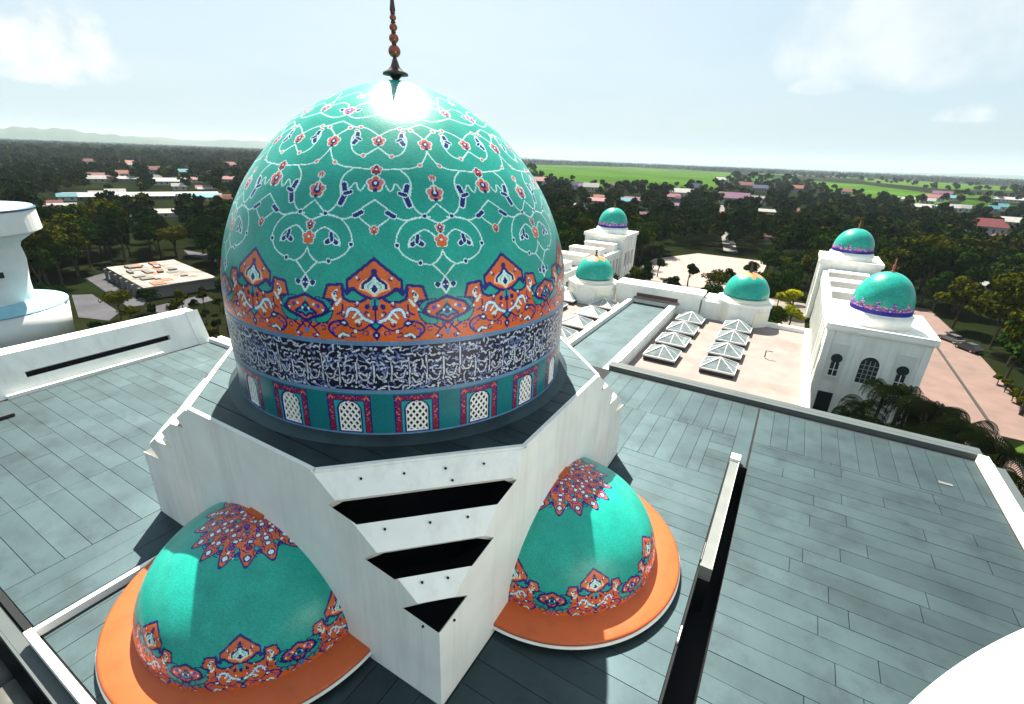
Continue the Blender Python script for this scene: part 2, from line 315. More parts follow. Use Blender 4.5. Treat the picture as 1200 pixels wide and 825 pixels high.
V = np.stack([r_[:, None] * np.cos(ph)[None], r_[:, None] * np.sin(ph)[None], np.repeat(z_[:, None], nu + 1, 1)], -1)
sc_ = (sg[1:] + sg[:-1]) / 2; rc, zc_t = rz_of_s(sc_); pcn = np.abs((ph[1:] + ph[:-1]) / 2)
Xg = rc[:, None] * pcn[None]; Yg = np.repeat(sc_[:, None], nu, 1)
p = Paint(Xg, Yg, TEAL)
def Q(pts): return [(radians(a) * zr(z), s_of_z(z)) for a, z in pts]
VW = .054
for cv in ([(0, 9.27), (7.6, 9.32), (11.8, 9.36), (15.2, 9.52), (17.6, 9.83), (18, 10.0)], [(7.6, 9.3), (10.2, 9.06), (10.8, 8.77), (10.2, 8.38), (11.5, 8.09), (14.0, 7.85), (18, 7.62)],
           [(5.2, 7.84), (8.7, 7.73), (14.0, 7.87)], [(0, 8.35), (4.6, 7.9), (0, 7.42)], [(18, 8.26), (14.1, 7.89)], [(18, 10.3), (13.1, 10.59), (8.4, 10.64), (4.3, 10.56), (0, 10.36)],
           [(0, 9.98), (5.0, 9.71), (9.0, 9.85), (10.8, 10.22), (9.6, 10.5)], [(10.5, 10.62), (18, 10.82)], [(0, 11.12), (7.9, 10.98), (13.2, 10.95), (18, 11.05)], [(18, 11.05), (15, 11.4), (9, 11.5), (3, 11.42), (0, 11.6)], [(0, 11.6), (10, 11.95), (18, 11.8)],
           [(15.5, 7.84), (10.2, 7.77), (7.0, 7.47), (5.8, 7.08), (6.6, 6.79), (8.5, 6.56), (11.8, 6.39), (14.8, 6.34), (17.0, 6.54), (18, 6.78)], [(8.9, 6.89), (9.4, 7.12), (10.7, 7.28), (13.8, 7.43), (16.7, 7.2)], [(14.8, 6.34), (18, 5.94)],
           [(3.2, 8.78), (4.2, 8.62), (5.2, 8.68), (5.9, 8.84), (6.7, 8.80), (8.0, 8.62)]):
    p.line(Q(cv), VW, WHT)
for a, z in ((4.7, 7.9), (14, 7.87), (11.8, 6.39), (6.0, 6.95), (5.0, 9.71), (9.6, 10.5), (14.5, 9.46), (13, 10.6), (8.4, 10.64)):
    x, y = Q([(a, z)])[0]; p.disc(x, y, .10, WHT); p.disc(x, y, .065, PINK if z > 9 else NAVY)
for cv, w in (([(9.6, 8.78), (9.0, 8.5), (9.9, 8.2)], .17), ([(9.0, 8.5), (7.2, 8.56)], .12), ([(8.9, 10.42), (8.7, 10.22), (9.5, 10.1)], .15), ([(8.7, 10.28), (7.2, 10.22)], .1), ([(3.6, 7.95), (5.4, 7.84)], .14), ([(10, 6.98), (11.3, 7.06), (12.6, 6.98)], .15), ([(11.3, 7.06), (11.6, 7.24)], .12), ([(12.6, 11.25), (13.6, 11.2)], .12)):
    leaf(p, Q(cv), w)
for a, z, r, c1, c2 in ((0, 8.84, .29, ORG, NAVY), (0, 9.27, .2, REDP, REDP), (0, 7.42, .15, ORG, REDP), (0, 10.2, .23, ORG, NAVY), (0, 11.3, .22, PINK, NAVY)):
    flower(p, *Q([(a, z)])[0], r, c1, c2)
pe = Paint((CELL / 2 - pcn)[None] * rc[:, None], Yg, TEAL); pe.c = p.c      # measured from the cell edge: the columns between two palmettes
for z, r, c1, c2 in ((8.58, .29, ORG, NAVY), (9.06, .13, PINK, REDP), (10.14, .25, ORG, NAVY), (7.10, .24, ORG, ORG), (7.5, .17, ORG, NAVY), (11.2, .24, PINK, VIO), (11.75, .15, PINK, VIO)):
    flower(pe, 0, float(s_of_z(z)), r, c1, c2)
pe.line([(0, s_of_z(8.66)), (0, s_of_z(9.0))], .06, WHT, False)
sy = float(s_of_z(5.66)); pe.poly([(0, sy + .34), (.16, sy + .1), (.42, sy + .1), (.36, sy - .1), (.16, sy - .12), (0, sy - .36), (-.2, sy - .3), (-.2, sy + .3)], WHT)
pe.poly([(0, sy + .24), (.14, sy), (0, sy - .24), (-.1, sy - .2), (-.1, sy + .2)], NAVY); pe.disc(.28, sy + .01, .09, NAVY); pe.disc(.07, sy, .04, WHT)
pb = Paint(np.repeat((pcn * 7.75)[None], nv, 0), Yg, TEAL); pb.c = p.c
border(pb, CELL / 2 * 7.75, 1.0, float(s_of_z(3.72))); curls(pb, CELL / 2 * 7.75, 1.0, float(s_of_z(3.72)))
p.rect(-9, 9, -1, float(s_of_z(3.74)), EDGE)
seg = tilemesh('shell_segment', V, nu, nv, p.c.reshape(nv, nu, 3))
for k in range(10): link('shell_segment', seg, dome, (0, 0, 0), A0 + k * CELL)
# inscription band: white brush strokes on dark blue, running all the way round
nu, nv = 1500, 66; zz = np.linspace(1.76, 3.66, nv + 1); th = np.linspace(0, 2 * pi, nu + 1)
V = np.stack([7.895 * np.cos(th)[None].repeat(nv + 1, 0), 7.895 * np.sin(th)[None].repeat(nv + 1, 0), zz[:, None].repeat(nu + 1, 1)], -1)
Xb, Yb = np.meshgrid((th[1:] + th[:-1]) / 2 * 7.88, (zz[1:] + zz[:-1]) / 2)
p = Paint(Xb, Yb, INK); rr = random.Random(5); CIRC = 2 * pi * 7.88
x = 0.0
while x < CIRC:                                   # thin tendrils behind the writing
    y = rr.uniform(1.95, 3.45); r = rr.uniform(.12, .26); a = rr.uniform(0, 6)
    p.line([(x + r * cos(a + t) * (1 - t * .1), y + r * sin(a + t) * (1 - t * .1)) for t in np.linspace(0, 5, 9)], .035, np.array(L(92, 110, 165))); x += .12
WS = np.array(L(190, 196, 208)); WS2 = np.array(L(140, 150, 186))
for x in np.arange(.1, CIRC - .05, .17):          # brush strokes woven evenly over the band
    for row in range(7):
        cx, cy = x + rr.uniform(-.07, .07) + (.085 if row % 2 else 0), 1.97 + row * .245 + rr.uniform(-.06, .06); q = rr.random(); a = rr.choice((.5, .7, 2.4, 2.7, 0, 1.45)) + rr.uniform(-.3, .3); l = rr.uniform(.07, .15); dx, dy = l * cos(a), l * sin(a); cv = rr.uniform(-.09, .09)
        c = WS if rr.random() < .7 else WS2
        if q < .78: p.line([(cx - dx, cy - dy), (cx - cv * sin(a), cy + cv * cos(a)), (cx + dx, cy + dy)], rr.choice((.038, .05, .062)), c)
        else: p.disc(cx, cy, rr.uniform(.04, .06), c)
for x in np.arange(.2, CIRC, .62):                # tall letters and long tails
    h = rr.uniform(.7, 1.2); b = rr.uniform(2.0, 2.35); p.line([(x - .02, b), (x + .02, b + h * .5), (x, b + h)], .055, WS, True, INK, .03)
    p.line([(x + .1, b + .3), (x + .22, b + .12), (x + .4, b + .16), (x + .5, b + .42)], .055, WS, True, INK, .025)
p.rect(-1, 99, 0, 1.84, EDGE); p.rect(-1, 99, 3.58, 9, EDGE)
link('inscription_band', tilemesh('inscription_band', V, nu, nv, p.c.reshape(nv, nu, 3)), dome, (0, 0, 0), 0)
# window zone: one 18 degree bay, twenty times, with a real arched opening
WIN0 = CAMAZ + radians(1.5); BAY = radians(18); R0 = 7.88
def arch(hw, z0, zs, zt, n=10): return [(-hw, z0), (hw, z0)] + [(hw * cos(t), zs + (zt - zs) * sin(t)) for t in np.linspace(0, pi, n)]
nu, nv = 90, 66; ph = np.linspace(-BAY / 2, BAY / 2, nu + 1); zz = np.linspace(-.3, 1.78, nv + 1)
Xb, Yb = np.meshgrid(np.abs(ph[1:] + ph[:-1]) / 2 * R0, (zz[1:] + zz[:-1]) / 2)
p = Paint(Xb, Yb, DTEAL)
p.rect(-9, .80, .03, 1.62, REDP); p.rect(-9, .565, .03, 1.40, CYAN)
for e in (.80, .57): p.line([(e, .03), (e, 1.62 if e > .7 else 1.40), (0, 1.62 if e > .7 else 1.40)], .035, NAVY, False)
rr = random.Random(3)
for _ in range(60):
    if rr.random() < .6: x, y = rr.uniform(.60, .77), rr.uniform(.05, 1.58)
    else: x, y = rr.uniform(0, .77), rr.uniform(1.43, 1.58)
    p.disc(x, y, rr.uniform(.02, .038), [ORG, VIO, NAVY, PINK][rr.randrange(4)])
p.poly([(-.1, .03)] + [(.47, .03), (.47, .98)] + [(.47 * cos(t), .98 + .43 * sin(t)) for t in np.linspace(0, pi / 2, 9)] + [(-.1, 1.41)], NAVY)
p.rect(-9, 9, -.4, .04, EDGE); p.rect(-9, 9, 1.70, 2, EDGE)
Cw = p.c.reshape(nv, nu, 3)
V = np.stack([R0 * np.cos(ph)[None].repeat(nv + 1, 0), R0 * np.sin(ph)[None].repeat(nv + 1, 0), zz[:, None].repeat(nu + 1, 1)], -1)
# cut the opening: the tiles inside the arch sink 12 cm and become the reveal
hw, zs, zt = .40, .98, 1.34
xs = ph * R0; Xv, Zv = np.meshgrid(xs, zz); ins = (np.abs(Xv) < hw) & (Zv > .1) & ((Zv < zs) | ((Xv / hw) ** 2 + ((Zv - zs) / (zt - zs)) ** 2 < 1))
V[..., :2] *= np.where(ins, (R0 - .14) / R0, 1)[..., None]
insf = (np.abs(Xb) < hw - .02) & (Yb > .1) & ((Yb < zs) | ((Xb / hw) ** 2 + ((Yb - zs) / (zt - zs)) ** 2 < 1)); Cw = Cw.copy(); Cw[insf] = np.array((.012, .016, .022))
bay = tilemesh('window_bay', V, nu, nv, Cw)
# white lattice: diagonal bars clipped to the arch, standing in the opening
lb = MB(); LAT = mat('lattice_white', (.78, .78, .74), .6)
def inarch(x, z): return abs(x) < hw and z > .1 and (z < zs or (x / hw) ** 2 + ((z - zs) / (zt - zs)) ** 2 < 1)
for sgn in (1, -1):
    for c in np.arange(-1.6, 2.6, .31):
        pts = [(x, c + sgn * x * 1.35) for x in np.linspace(-hw, hw, 41)]; run = [q for q in pts if inarch(*q)]
        if len(run) < 2: continue
        (xa, za), (xb, zb) = run[0], run[-1]; n = Vector((-(zb - za), xb - xa)).normalized() * .034
        def on(x, z, r): a = x / R0; return (r * cos(a), r * sin(a), z)
        lb.add([on(xa - n.x, za - n.y, R0 - .09), on(xb - n.x, zb - n.y, R0 - .09), on(xb + n.x, zb + n.y, R0 - .09), on(xa + n.x, za + n.y, R0 - .09), on(xa - n.x, za - n.y, R0 - .05), on(xb - n.x, zb - n.y, R0 - .05), on(xb + n.x, zb + n.y, R0 - .05), on(xa + n.x, za + n.y, R0 - .05)],
               [(4, 5, 6, 7), (0, 1, 5, 4), (1, 2, 6, 5), (2, 3, 7, 6), (3, 0, 4, 7)])
rim = [(hw * s_, z) for s_, z in ((-1, .1), (1, .1))] + [(hw * cos(t), zs + (zt - zs) * sin(t)) for t in np.linspace(0, pi, 12)]
def on(x, z, r): a = x / R0; return (r * cos(a), r * sin(a), z)
lb.tube([on(x, z, R0 - .05) for x, z in rim + rim[:1]], .028, 5)
lat = lb.mesh('lattice', LAT)
for k in range(20):
    o = link('window', bay, dome, (0, 0, 0), WIN0 + k * BAY); link('lattice', lat, o)
# ring moulding at the foot of the drum
MB().lathe([(7.87, -.02), (7.93, -.03), (8.35, -.235)], 96, cap0=False, cap1=False).build('foot_flashing', ROOF, dome, True)
# finial
fin = MB().lathe([(.02, 12.50), (.15, 12.55), (.14, 12.74), (.20, 12.80), (.26, 12.86), (.54, 12.90), (.52, 12.98), (.34, 13.06), (.20, 13.2), (.12, 13.42), (.07, 13.55), (.06, 15.1), (.02, 15.4)], 20).build('finial', BRASS, dome, True)
for z, r in ((13.78, .235), (14.24, .18), (14.63, .145), (14.97, .115)):
    MB().lathe([(r * sin(t) + .02, z - r * cos(t)) for t in np.linspace(.05, pi - .05, 12)], 18).build('ball', COPPER, fin, True)
    MB().lathe([(.06, z + r - .02), (.11, z + r + .03), (.06, z + r + .1)], 14).build('collar', BRASS, fin, True)
MB().lathe([(.05, 15.08), (.12, 15.22), (.09, 15.45), (.03, 16.1), (.005, 16.5)], 14).build('spike', BRASS, fin, True)

# ------------------------------------------------------------------ white base of the dome
A_, T_, ZT, ZC, ZR = 9.2195, 3.9201, 19.68, 15.80, 12.05
def solid(a, zt, zb, off):
    """square block whose four upper corners are cut by a sloping plane, faces moved in by off"""
    n = Vector((.50947, -.50947, .69345)); D = n.dot(Vector((A_, -A_, ZC))) - off
    a -= off; zt -= off
    t = (a * .50947 - (D - .69345 * zt)) / -.50947 * -1      # n.(a,-t,zt)=D
    t = (D - .69345 * zt - .50947 * a) / .50947
    zc = (D - 2 * .50947 * a) / .69345
    m = MB(); o8 = []; 
    for q in range(4):
        c, s_ = cos(q * pi / 2), sin(q * pi / 2); R = lambda x, y: (x * c - y * s_, x * s_ + y * c)
        o8 += [(*R(a, -t), zt), (*R(a, t), zt)]
    cr = [(a, -a), (a, a), (-a, a), (-a, -a)]
    vs = o8 + [(x, y, zc) for x, y in cr] + [(x, y, zb) for x, y in cr]
    fs = [tuple(range(8)), (15, 14, 13, 12)]
    for q in range(4):
        nx = (q + 1) % 4
        fs.append((12 + q, 12 + nx, 8 + nx, 2 * q + 1, 2 * q, 8 + q))            # wall
        fs.append((8 + q, 2 * q, (2 * q - 1) % 8))                                # sloping triangle
    m.add(vs, fs); return m
base = thing('dome_base', 'white square base under the great dome with slotted triangular corner', 'dome base', (0, 0, 0))
blk = solid(A_, ZT, ZR - .6, 0).build('wall', WHITE, base)
cav = solid(A_, ZT, ZR - .2, .28).build('cutter', WHITE)
cuts = [cav]; DCH0 = .50947 * 2 * A_ + .69345 * ZC
for q in range(4):
    for (zt, ht, zb, hb) in ((18.98, 3.34, 18.36, 2.40), (17.66, 2.26, 17.03, 1.28), (16.43, 1.10, 15.76, .03)):
        prof = [(-ht, zt), (-hb, zb), (hb, zb), (ht, zt)]
        ang = -pi / 4 + q * pi / 2; f = Vector((cos(ang), sin(ang))); l = Vector((-f.y, f.x)); 
        m = MB(); rpl = lambda z: (DCH0 - .69345 * z) / (.50947 * sqrt(2)); m.loft([[(f.x * (rpl(z) + d) + l.x * x, f.y * (rpl(z) + d) + l.y * x, z + d * 1.25) for x, z in prof] for d in (-1.6, .9)]); cuts.append(m.build('cutter', WHITE))
for c in cuts:
    bm = bmesh.new(); bm.from_mesh(c.data); bmesh.ops.recalc_face_normals(bm, faces=bm.faces); bm.to_mesh(c.data); bm.free()
    md = blk.modifiers.new('cut', 'BOOLEAN'); md.object = c; md.operation = 'DIFFERENCE'; md.solver = 'EXACT'
bm = bmesh.new(); bm.from_mesh(blk.data); bmesh.ops.recalc_face_normals(bm, faces=bm.faces); bm.to_mesh(blk.data); bm.free()
dg = bpy.context.evaluated_depsgraph_get(); me = bpy.data.meshes.new_from_object(blk.evaluated_get(dg)); blk.modifiers.clear(); blk.data = me
for c in cuts: d_ = c.data; bpy.data.objects.remove(c); bpy.data.meshes.remove(d_)
MB().lathe([(6.6, ZR - .5), (6.6, 19.3)], 24).build('slot_dark_core', DARK, base)      # near-black core added inside so the slots look deep in shade
# weep holes under each slot and along the top edge of the visible corner
wm = MB().lathe([(.045, 0), (.045, .06)], 8).mesh('weep_spout', DARK)
def spout(x, y, z, nrm):
    o = link('weep_spout', wm, base, (x, y, z)); o.rotation_euler = Vector(nrm).to_track_quat('Z', 'Y').to_euler()
NCH = Vector((.50947, -.50947, .69345)); DCH = NCH.dot(Vector((A_, -A_, ZC)))
for z, lats in ((19.42, (-2.2, -.75, .7, 2.1)), (18.16, (-1.5, 0, 1.3)), (16.86, (-.42, .42)), (15.95, (-.5, .5)), (19.1, (.9,))):
    for la in lats:
        k = (DCH - .69345 * z) / (.50947 * 2) ; c = Vector((k, -k, z)) + Vector((1, 1, 0)).normalized() * la
        spout(c.x, c.y, c.z, NCH)
# grey sheets of the platform, strip by strip, clipped to the octagon
OCT = [(A_ - .2, -T_ + .1), (A_ - .2, T_ - .1), (T_ - .1, A_ - .2), (-T_ + .1, A_ - .2), (-A_ + .2, T_ - .1), (-A_ + .2, -T_ + .1), (-T_ + .1, -A_ + .2), (T_ - .1, -A_ + .2)]
def clip(poly, ax, lim, keep):
    out = []
    for i in range(len(poly)):
        a, b = poly[i], poly[(i + 1) % len(poly)]; ia, ib = (a[ax] - lim) * keep >= 0, (b[ax] - lim) * keep >= 0
        if ia: out.append(a)
        if ia != ib: t = (lim - a[ax]) / (b[ax] - a[ax]); out.append((a[0] + (b[0] - a[0]) * t, a[1] + (b[1] - a[1]) * t))
    return out
MB().prism(OCT, ZT + .003, ZT + .03).build('platform_bed', ROOFB, base)
k = -9
while k < 9:
    pl_ = clip(clip(OCT, 1, k * 1.04 + .02, 1), 1, (k + 1) * 1.04 - .02, -1)
    if len(pl_) > 2: MB().prism(pl_, ZT + .03, ZT + .075).build('roof_sheet', ROOF, base)
    k += 1
for (x0, y0), (x1, y1) in [(OCT[i], OCT[(i + 1) % 8]) for i in range(8)]:
    d = Vector((x1 - x0, y1 - y0)).normalized(); n = Vector((d.y, -d.x)); m = MB()
    a, b = Vector((x0, y0)), Vector((x1, y1)); m.prism([tuple(a + n * .02), tuple(a + n * .19), tuple(b + n * .19), tuple(b + n * .02)][::1], ZT + .004, ZT + .10).build('coping', WHITE, base)

# ------------------------------------------------------------------ half domes on the walls of the base
HP = np.array([(0, 4.72), (.5, 4.70), (1.1, 4.52), (1.75, 4.15), (2.35, 3.58), (2.88, 2.83), (3.28, 1.95), (3.52, 1.05), (3.62, .30), (3.64, 0)])
hc = catmull(HP, 24); hs = np.concatenate([[0], np.cumsum(np.hypot(*np.diff(hc, axis=0).T))]); HZ = 12.55
nu, nv = 300, 190; sg = np.linspace(0, hs[-1], nv + 1); r_ = np.interp(sg, hs, hc[:, 1]); z_ = np.interp(sg, hs, hc[:, 0]); ph = np.linspace(-pi / 2, pi / 2, nu + 1)
V = np.stack([r_[:, None] * np.cos(ph)[None], r_[:, None] * np.sin(ph)[None], z_[:, None].repeat(nu + 1, 1)], -1)
sc_ = (sg[1:] + sg[:-1]) / 2; pm = (ph[1:] + ph[:-1]) / 2; cell = radians(45)
hp = Paint(np.repeat(np.abs((pm + cell / 2) % cell - cell / 2)[None] * 4.5, nv, 0), sc_[:, None].repeat(nu, 1), TEAL)
border(hp, cell / 2 * 4.5, .70, .02, .40); curls(hp, cell / 2 * 4.5 / .7, .70, .02)
Rtop = hs[-1] - sc_                                # distance from the crown along the surface
LOB = radians(22.5); pa = np.abs((pm + LOB / 2) % LOB - LOB / 2); edge = 2.42 - .55 * np.clip(pa / (LOB / 2) * 1.25 - .1, 0, 1); RR, PA = np.meshgrid(Rtop, edge, indexing='ij')
mask = (RR < PA).ravel(); mo = (np.abs(RR - PA) < .055).ravel()
kx = (Rtop[:, None] * np.sin(pm)[None]).ravel(); ky = (Rtop[:, None] * np.cos(pm)[None]).ravel()
hp.c[mask] = ORG
pt = Paint(kx, ky, TEAL); pt.c = hp.c; rr = random.Random(2)
ring = .22
while ring < 1.95:                                # rings of interlaced scrolls, each with a navy outline
    n = 16 if ring > .7 else 8; r = min(.20, pi * ring / n * .8)
    for q in range(n):
        a = 2 * pi * (q + (.5 if int(ring * 10) % 2 else 0)) / n; c = [VIO, REDP, NAVY, TEAL][(q + int(ring * 7)) % 4] if rr.random() < .8 else ORG
        cx, cy = ring * sin(a), ring * cos(a)
        pt.disc(cx, cy, r * .62, NAVY); pt.disc(cx, cy, r * .40, WHT if rr.random() < .35 else c); 
        pt.line([(cx + r * cos(t + a), cy + r * sin(t + a)) for t in np.linspace(0, 4.4, 7)], .04, NAVY)
        pt.disc(cx + r * cos(a * 3), cy + r * sin(a * 3), .05, WHT if q % 2 else PINK)
    ring += .24
for q in range(16):
    a = 2 * pi * q / 16
    pt.disc(2.08 * sin(a), 2.08 * cos(a), .15, NAVY); pt.disc(2.08 * sin(a), 2.08 * cos(a), .09, WHT)
    b = a + pi / 16; pt.line([(1.72 * sin(b - .05), 1.72 * cos(b - .05)), (1.90 * sin(b), 1.90 * cos(b))], .13, TEAL, True, NAVY, .035)
hp.c[mo] = NAVY
hmesh = tilemesh('half_dome_shell', V, nu, nv, hp.c.reshape(nv, nu, 3))
RIMT = mat('rim_red_edge', L(120, 45, 20), .5)
def halfdome(label, ang):
    t = thing('half_dome', label, 'half dome', (A_ * cos(ang), A_ * sin(ang), 0), ang, 'half domes on the base walls')
    link('mosaic_shell', hmesh, t, (0, 0, HZ))
    n = 64; an = np.linspace(-pi / 2, pi / 2, n + 1)
    def strip(name, prof, m):
        mb = MB(); mb.v = [(r * cos(a), r * sin(a), z) for r, z in prof for a in an]
        mb.f = [(k * (n + 1) + i, k * (n + 1) + i + 1, (k + 1) * (n + 1) + i + 1, (k + 1) * (n + 1) + i) for k in range(len(prof) - 1) for i in range(n)]; mb.m = [0] * len(mb.f)
        o = mb.build(name, m, t, True); return o
    strip('orange_rim', [(5.86, HZ - .10), (5.88, HZ - .06), (5.78, HZ - .01), (4.9, HZ + .06), (4.66, HZ + .10)], ORANGE)
    strip('rim_band', [(5.80, HZ - .20), (5.83, HZ - .20), (5.855, HZ - .10)], RIMT)
    strip('rim_soffit', [(4.4, HZ - .28), (5.86, HZ - .28), (5.93, HZ - .25), (5.93, HZ - .20), (5.78, HZ - .20)], WHITE)
    strip('skirt', [(4.7, ZR - .2), (4.7, HZ - .25)], WHITE)
    MB().box(-.02, .22, -.42, .42, HZ + 3.50, HZ + 3.74).build('crown_block', ORANGE, t)
    return t
halfdome('teal half dome with orange rim beside the white corner roof rail', -pi / 2)
halfdome('teal half dome with orange rim facing the white roof fin', 0)
# ------------------------------------------------------------------ prayer hall: walls and sheet roof
PAVE = mat('pale_paving', (.225, .180, .165), .8, .3, var=.12, vscale=.5, dirt=((.12, .085, .06), .5), dscale=.22)
COPE = mat('sheet_coping', (.055, .07, .072), .5, .5, var=.1)
hall = thing('prayer_hall', 'wide flat hall roof of grey metal sheets carrying the great dome', 'roof', (0, 0, 0))
XL, XR, YF, YB, YBL = -31.0, 30.0, -15.5, 22.1, 5.7
hw_ = MB(); hw_.box(XL + .1, XR - .1, YF + .1, YBL - .1, 0, 9.5); hw_.box(-9, XR - .1, YBL - .1, YB - .05, 0, 9.5); hw_.build('wall', WHITE2, hall)
bed = MB(); TR0, TR1 = 15.78, 16.83                # roof deck, with the deep gutter left open
for (x0, x1, y0, y1) in ((XL, -9.0, YF, YBL), (-9.0, TR0, YF, YB), (TR0, TR1, 12.3, YB), (TR1, XR, YF, YB)): bed.box(x0, x1, y0, y1, 9.45, 12.0)
bed.box(TR0, TR1, YF, 12.3, 9.4, 9.6); bed.box(TR0, 16.30, 2.0, 12.3, 9.6, 11.5); bed.build('deck', ROOFB, hall)
MO = 1.04; GAP = .012; rp = random.Random(21)
def rowx(x0, x1, y0, y1, cutlen=None, zz=12.0):    # sheets lying along x, one module wide
    y = y0
    while y < y1 - .2:
        ye = min(y + MO, y1); xs = [x0]
        if cutlen:
            x = x0 + rp.uniform(.3, 1.0) * cutlen
            while x < x1 - 1.5: xs.append(x); x += cutlen * rp.uniform(.75, 1.2)
        xs.append(x1)
        for a, b in zip(xs[:-1], xs[1:]): panel('roof_sheet', ROOF, hall, a + GAP, b - GAP, y + GAP, ye - GAP, zz, .05 + rp.uniform(-.006, .006))
        y += MO
def rowy(x0, x1, y0, y1, zz=12.0):
    x = x0
    while x < x1 - .2:
        xe = min(x + MO, x1); panel('roof_sheet', ROOF, hall, x + GAP, xe - GAP, y0 + GAP, y1 - GAP, zz, .05 + rp.uniform(-.006, .006)); x += MO
rowx(TR1, XR - .1, -9.3, 16.0, 6.2)
rowy(TR1, XR - .1, 16.0, 21.75)
rowy(4.4, TR0 - .1, 16.0, 21.75); rowy(9.3, 14.2, 10.2, 16.0); rowy(4.1, 9.3, 9.26, 16.0); rowx(14.2, TR0 - .1, 10.2, 16.0)
rowx(9.3, TR0 - .1, -9.2, 10.2); rowy(TR0 - .1, TR1, 12.3, 21.75)
rowy(-9.36, 9.3, YF + .25, -9.2); rowx(9.3, TR0 - .1, YF + .25, -9.2)
rowx(-15.4, -9.36, YF + .25, YBL - .2); rowx(XL + .3, -15.4, YF + .25, YBL - .2, 5.5)
# back edge: gutter, grey capped parapet
e = MB(); e.box(4.0, XR, 22.25, 23.35, 10.9, 12.32); e.build('parapet', COPE, hall)
e = MB(); e.box(3.9, XR + .4, 22.22, 22.70, 12.324, 12.40); e.box(3.9, XR + .4, 22.78, 23.40, 12.324, 12.38); e.build('parapet_cap', COPE, hall)
# right edge: white kerb and the lower sheet eave outside it
e = MB(); e.box(XR, XR + .55, -9.0, 22.0, 12.0, 12.55); e.build('edge_kerb', WHITE, hall)
e = MB(); e.box(XR + .56, XR + 1.3, -9.0, 22.9, 11.6, 11.75); e.box(XR + 1.34, XR + 1.9, -9.0, 22.9, 11.4, 11.55); e.build('eave', COPE, hall)
# left edge: leaning white parapet wall with a long slot
def leanpt(u, y): return (-31.1 - 1.30 * u, y, 12.0 + 2.9 * u)
nl = np.cross(np.array([0, 1.0, 0]), np.array([-1.30, 0, 2.9]))
def leanhit(x, y):
    d = pray(x, y); P0 = np.array([-31.1, 0, 12.0]); t = ((P0 - CAM) @ nl) / (d @ nl); q = CAM + d * t; return (q[2] - 12.0) / 2.9, q[1]
u0, ya = leanhit(34, 446); u1, yb = leanhit(201, 398); us0, us1 = .36, .50
def lean(name, ua, ub, y0, y1, th=.5, m=WHITE, lift=0.0):
    n = Vector((.913, 0, .409)); a, b = Vector(leanpt(ua, 0)), Vector(leanpt(ub, 0)); r = [a + n * lift, b + n * lift, b - n * th, a - n * th]
    mb = MB(); mb.loft([[(q.x, y, q.z) for q in r] for y in (y0, y1)]); return mb.build(name, m, hall)
lean('wall_panel', 0, us0, -60, YBL - 1.0); lean('wall_panel', us1, 1.0, -60, YBL - 1.0); lean('wall_panel', us0, us1, yb, YBL - 1.0); lean('wall_panel', us0, us1, -60, ya)
lean('end_block', -.02, 1.03, YBL - 1.0, YBL + .1, .9, WHITE, .10)
k = MB(); k.box(-34.2, -32.5, -60, YBL, 14.2, 14.86); k.build('wall_top', WHITE, hall)
k = MB(); k.box(-34.3, -33.5, -60, YBL - .1, 0, 14.2); k.box(-33.5, -32.3, ya - .5, yb + .5, 12.3, 13.6); k.build('wall_back', DARK, hall)
k = MB(); k.box(-31.1, -30.8, -9, 1.5, 12.02, 12.30); k.build('wall_foot_kerb', WHITE, hall)
k = MB(); k.box(-30.9, -9.3, YBL - .15, YBL + .22, 11.4, 12.42); k.build('back_kerb', WHITE, hall)
k = MB(); k.box(-30.9, -9.3, YBL + .7, YBL + 1.1, 11.4, 12.3); k.build('back_kerb', WHITE, hall)
# cable tray stub and box on the left roof, small vent
k = MB(); k.box(-27.6, -27.4, -12.0, -9.6, 12.05, 12.3); k.box(-27.6, -26.9, -12.2, -12.0, 12.05, 12.5); k.build('conduit', mat('black_pipe', (.02, .02, .022), .6), hall)
# white corner rail
RAILM = mat('rail_white', (.82, .82, .80), .5)
k = MB(); k.box(-5.72, -5.50, -15.55, -11.0, 12.05, 12.40); k.build('rail', RAILM, hall)
k = MB(); k.box(-5.72, 2.0, -15.62, -15.36, 12.05, 12.46); k.build('rail', RAILM, hall)
# eave on the near left edge: sheet gutter and rounded bays below
k = MB(); k.box(XL, 9, -15.95, -15.55, 11.7, 11.86); k.box(XL, 9, -16.05, -15.97, 11.6, 11.98); k.build('eave', COPE, hall)
BAY_ = mat('grey_bay', (.075, .078, .066), .7, var=.08)
for x in np.arange(-11.0, 3, 2.1):
    k = MB(); n = 18; k.loft([[(x + .85 * cos(t), -16.3 - 1.5 * sin(t) * .9, z) for t in np.linspace(0, pi, n)] for z in (8.0, 10.9)]); k.build('rounded_bay', BAY_, hall, True)
k = MB(); k.box(XL, 9, -20.5, -15.6, 7.5, 8.0); k.build('lower_canopy', mat('canopy_grey', (.035, .038, .042), .8), hall)
# ------------------------------------------------------------------ fin standing in the gutter
FINM = mat('fin_grey', (.13, .145, .14), .5, .5, var=.12, vscale=.8)
t = thing('roof_fin', 'long narrow pale wall standing in the dark roof gutter', 'wall', (16.05, 7.2, 9.6))
k = MB(); k.box(-.27, .22, -5.1, 4.9, 1.9, 2.80); k.build('body', FINM, t)
k = MB(); k.box(-.30, .27, 4.9, 5.6, 1.9, 2.97); k.build('end_cap', WHITE, t)
k = MB(); k.box(-.30, .27, -5.3, -5.1, 2.1, 2.85); k.box(-.34, -.30, -4.9, -3.6, 2.0, 2.85); k.build('bracket', FINM, t)
k = MB(); k.box(.22, .25, -5.1, 4.9, 2.6, 2.86); k.build('edge_trim', WHITE, t)
k = MB(); k.box(15.70, 15.76, -2.4, -1.6, 12.06, 12.20); tag(k.build('gutter_clip', WHITE), 'small white clip on the edge of the dark roof gutter', 'clip')
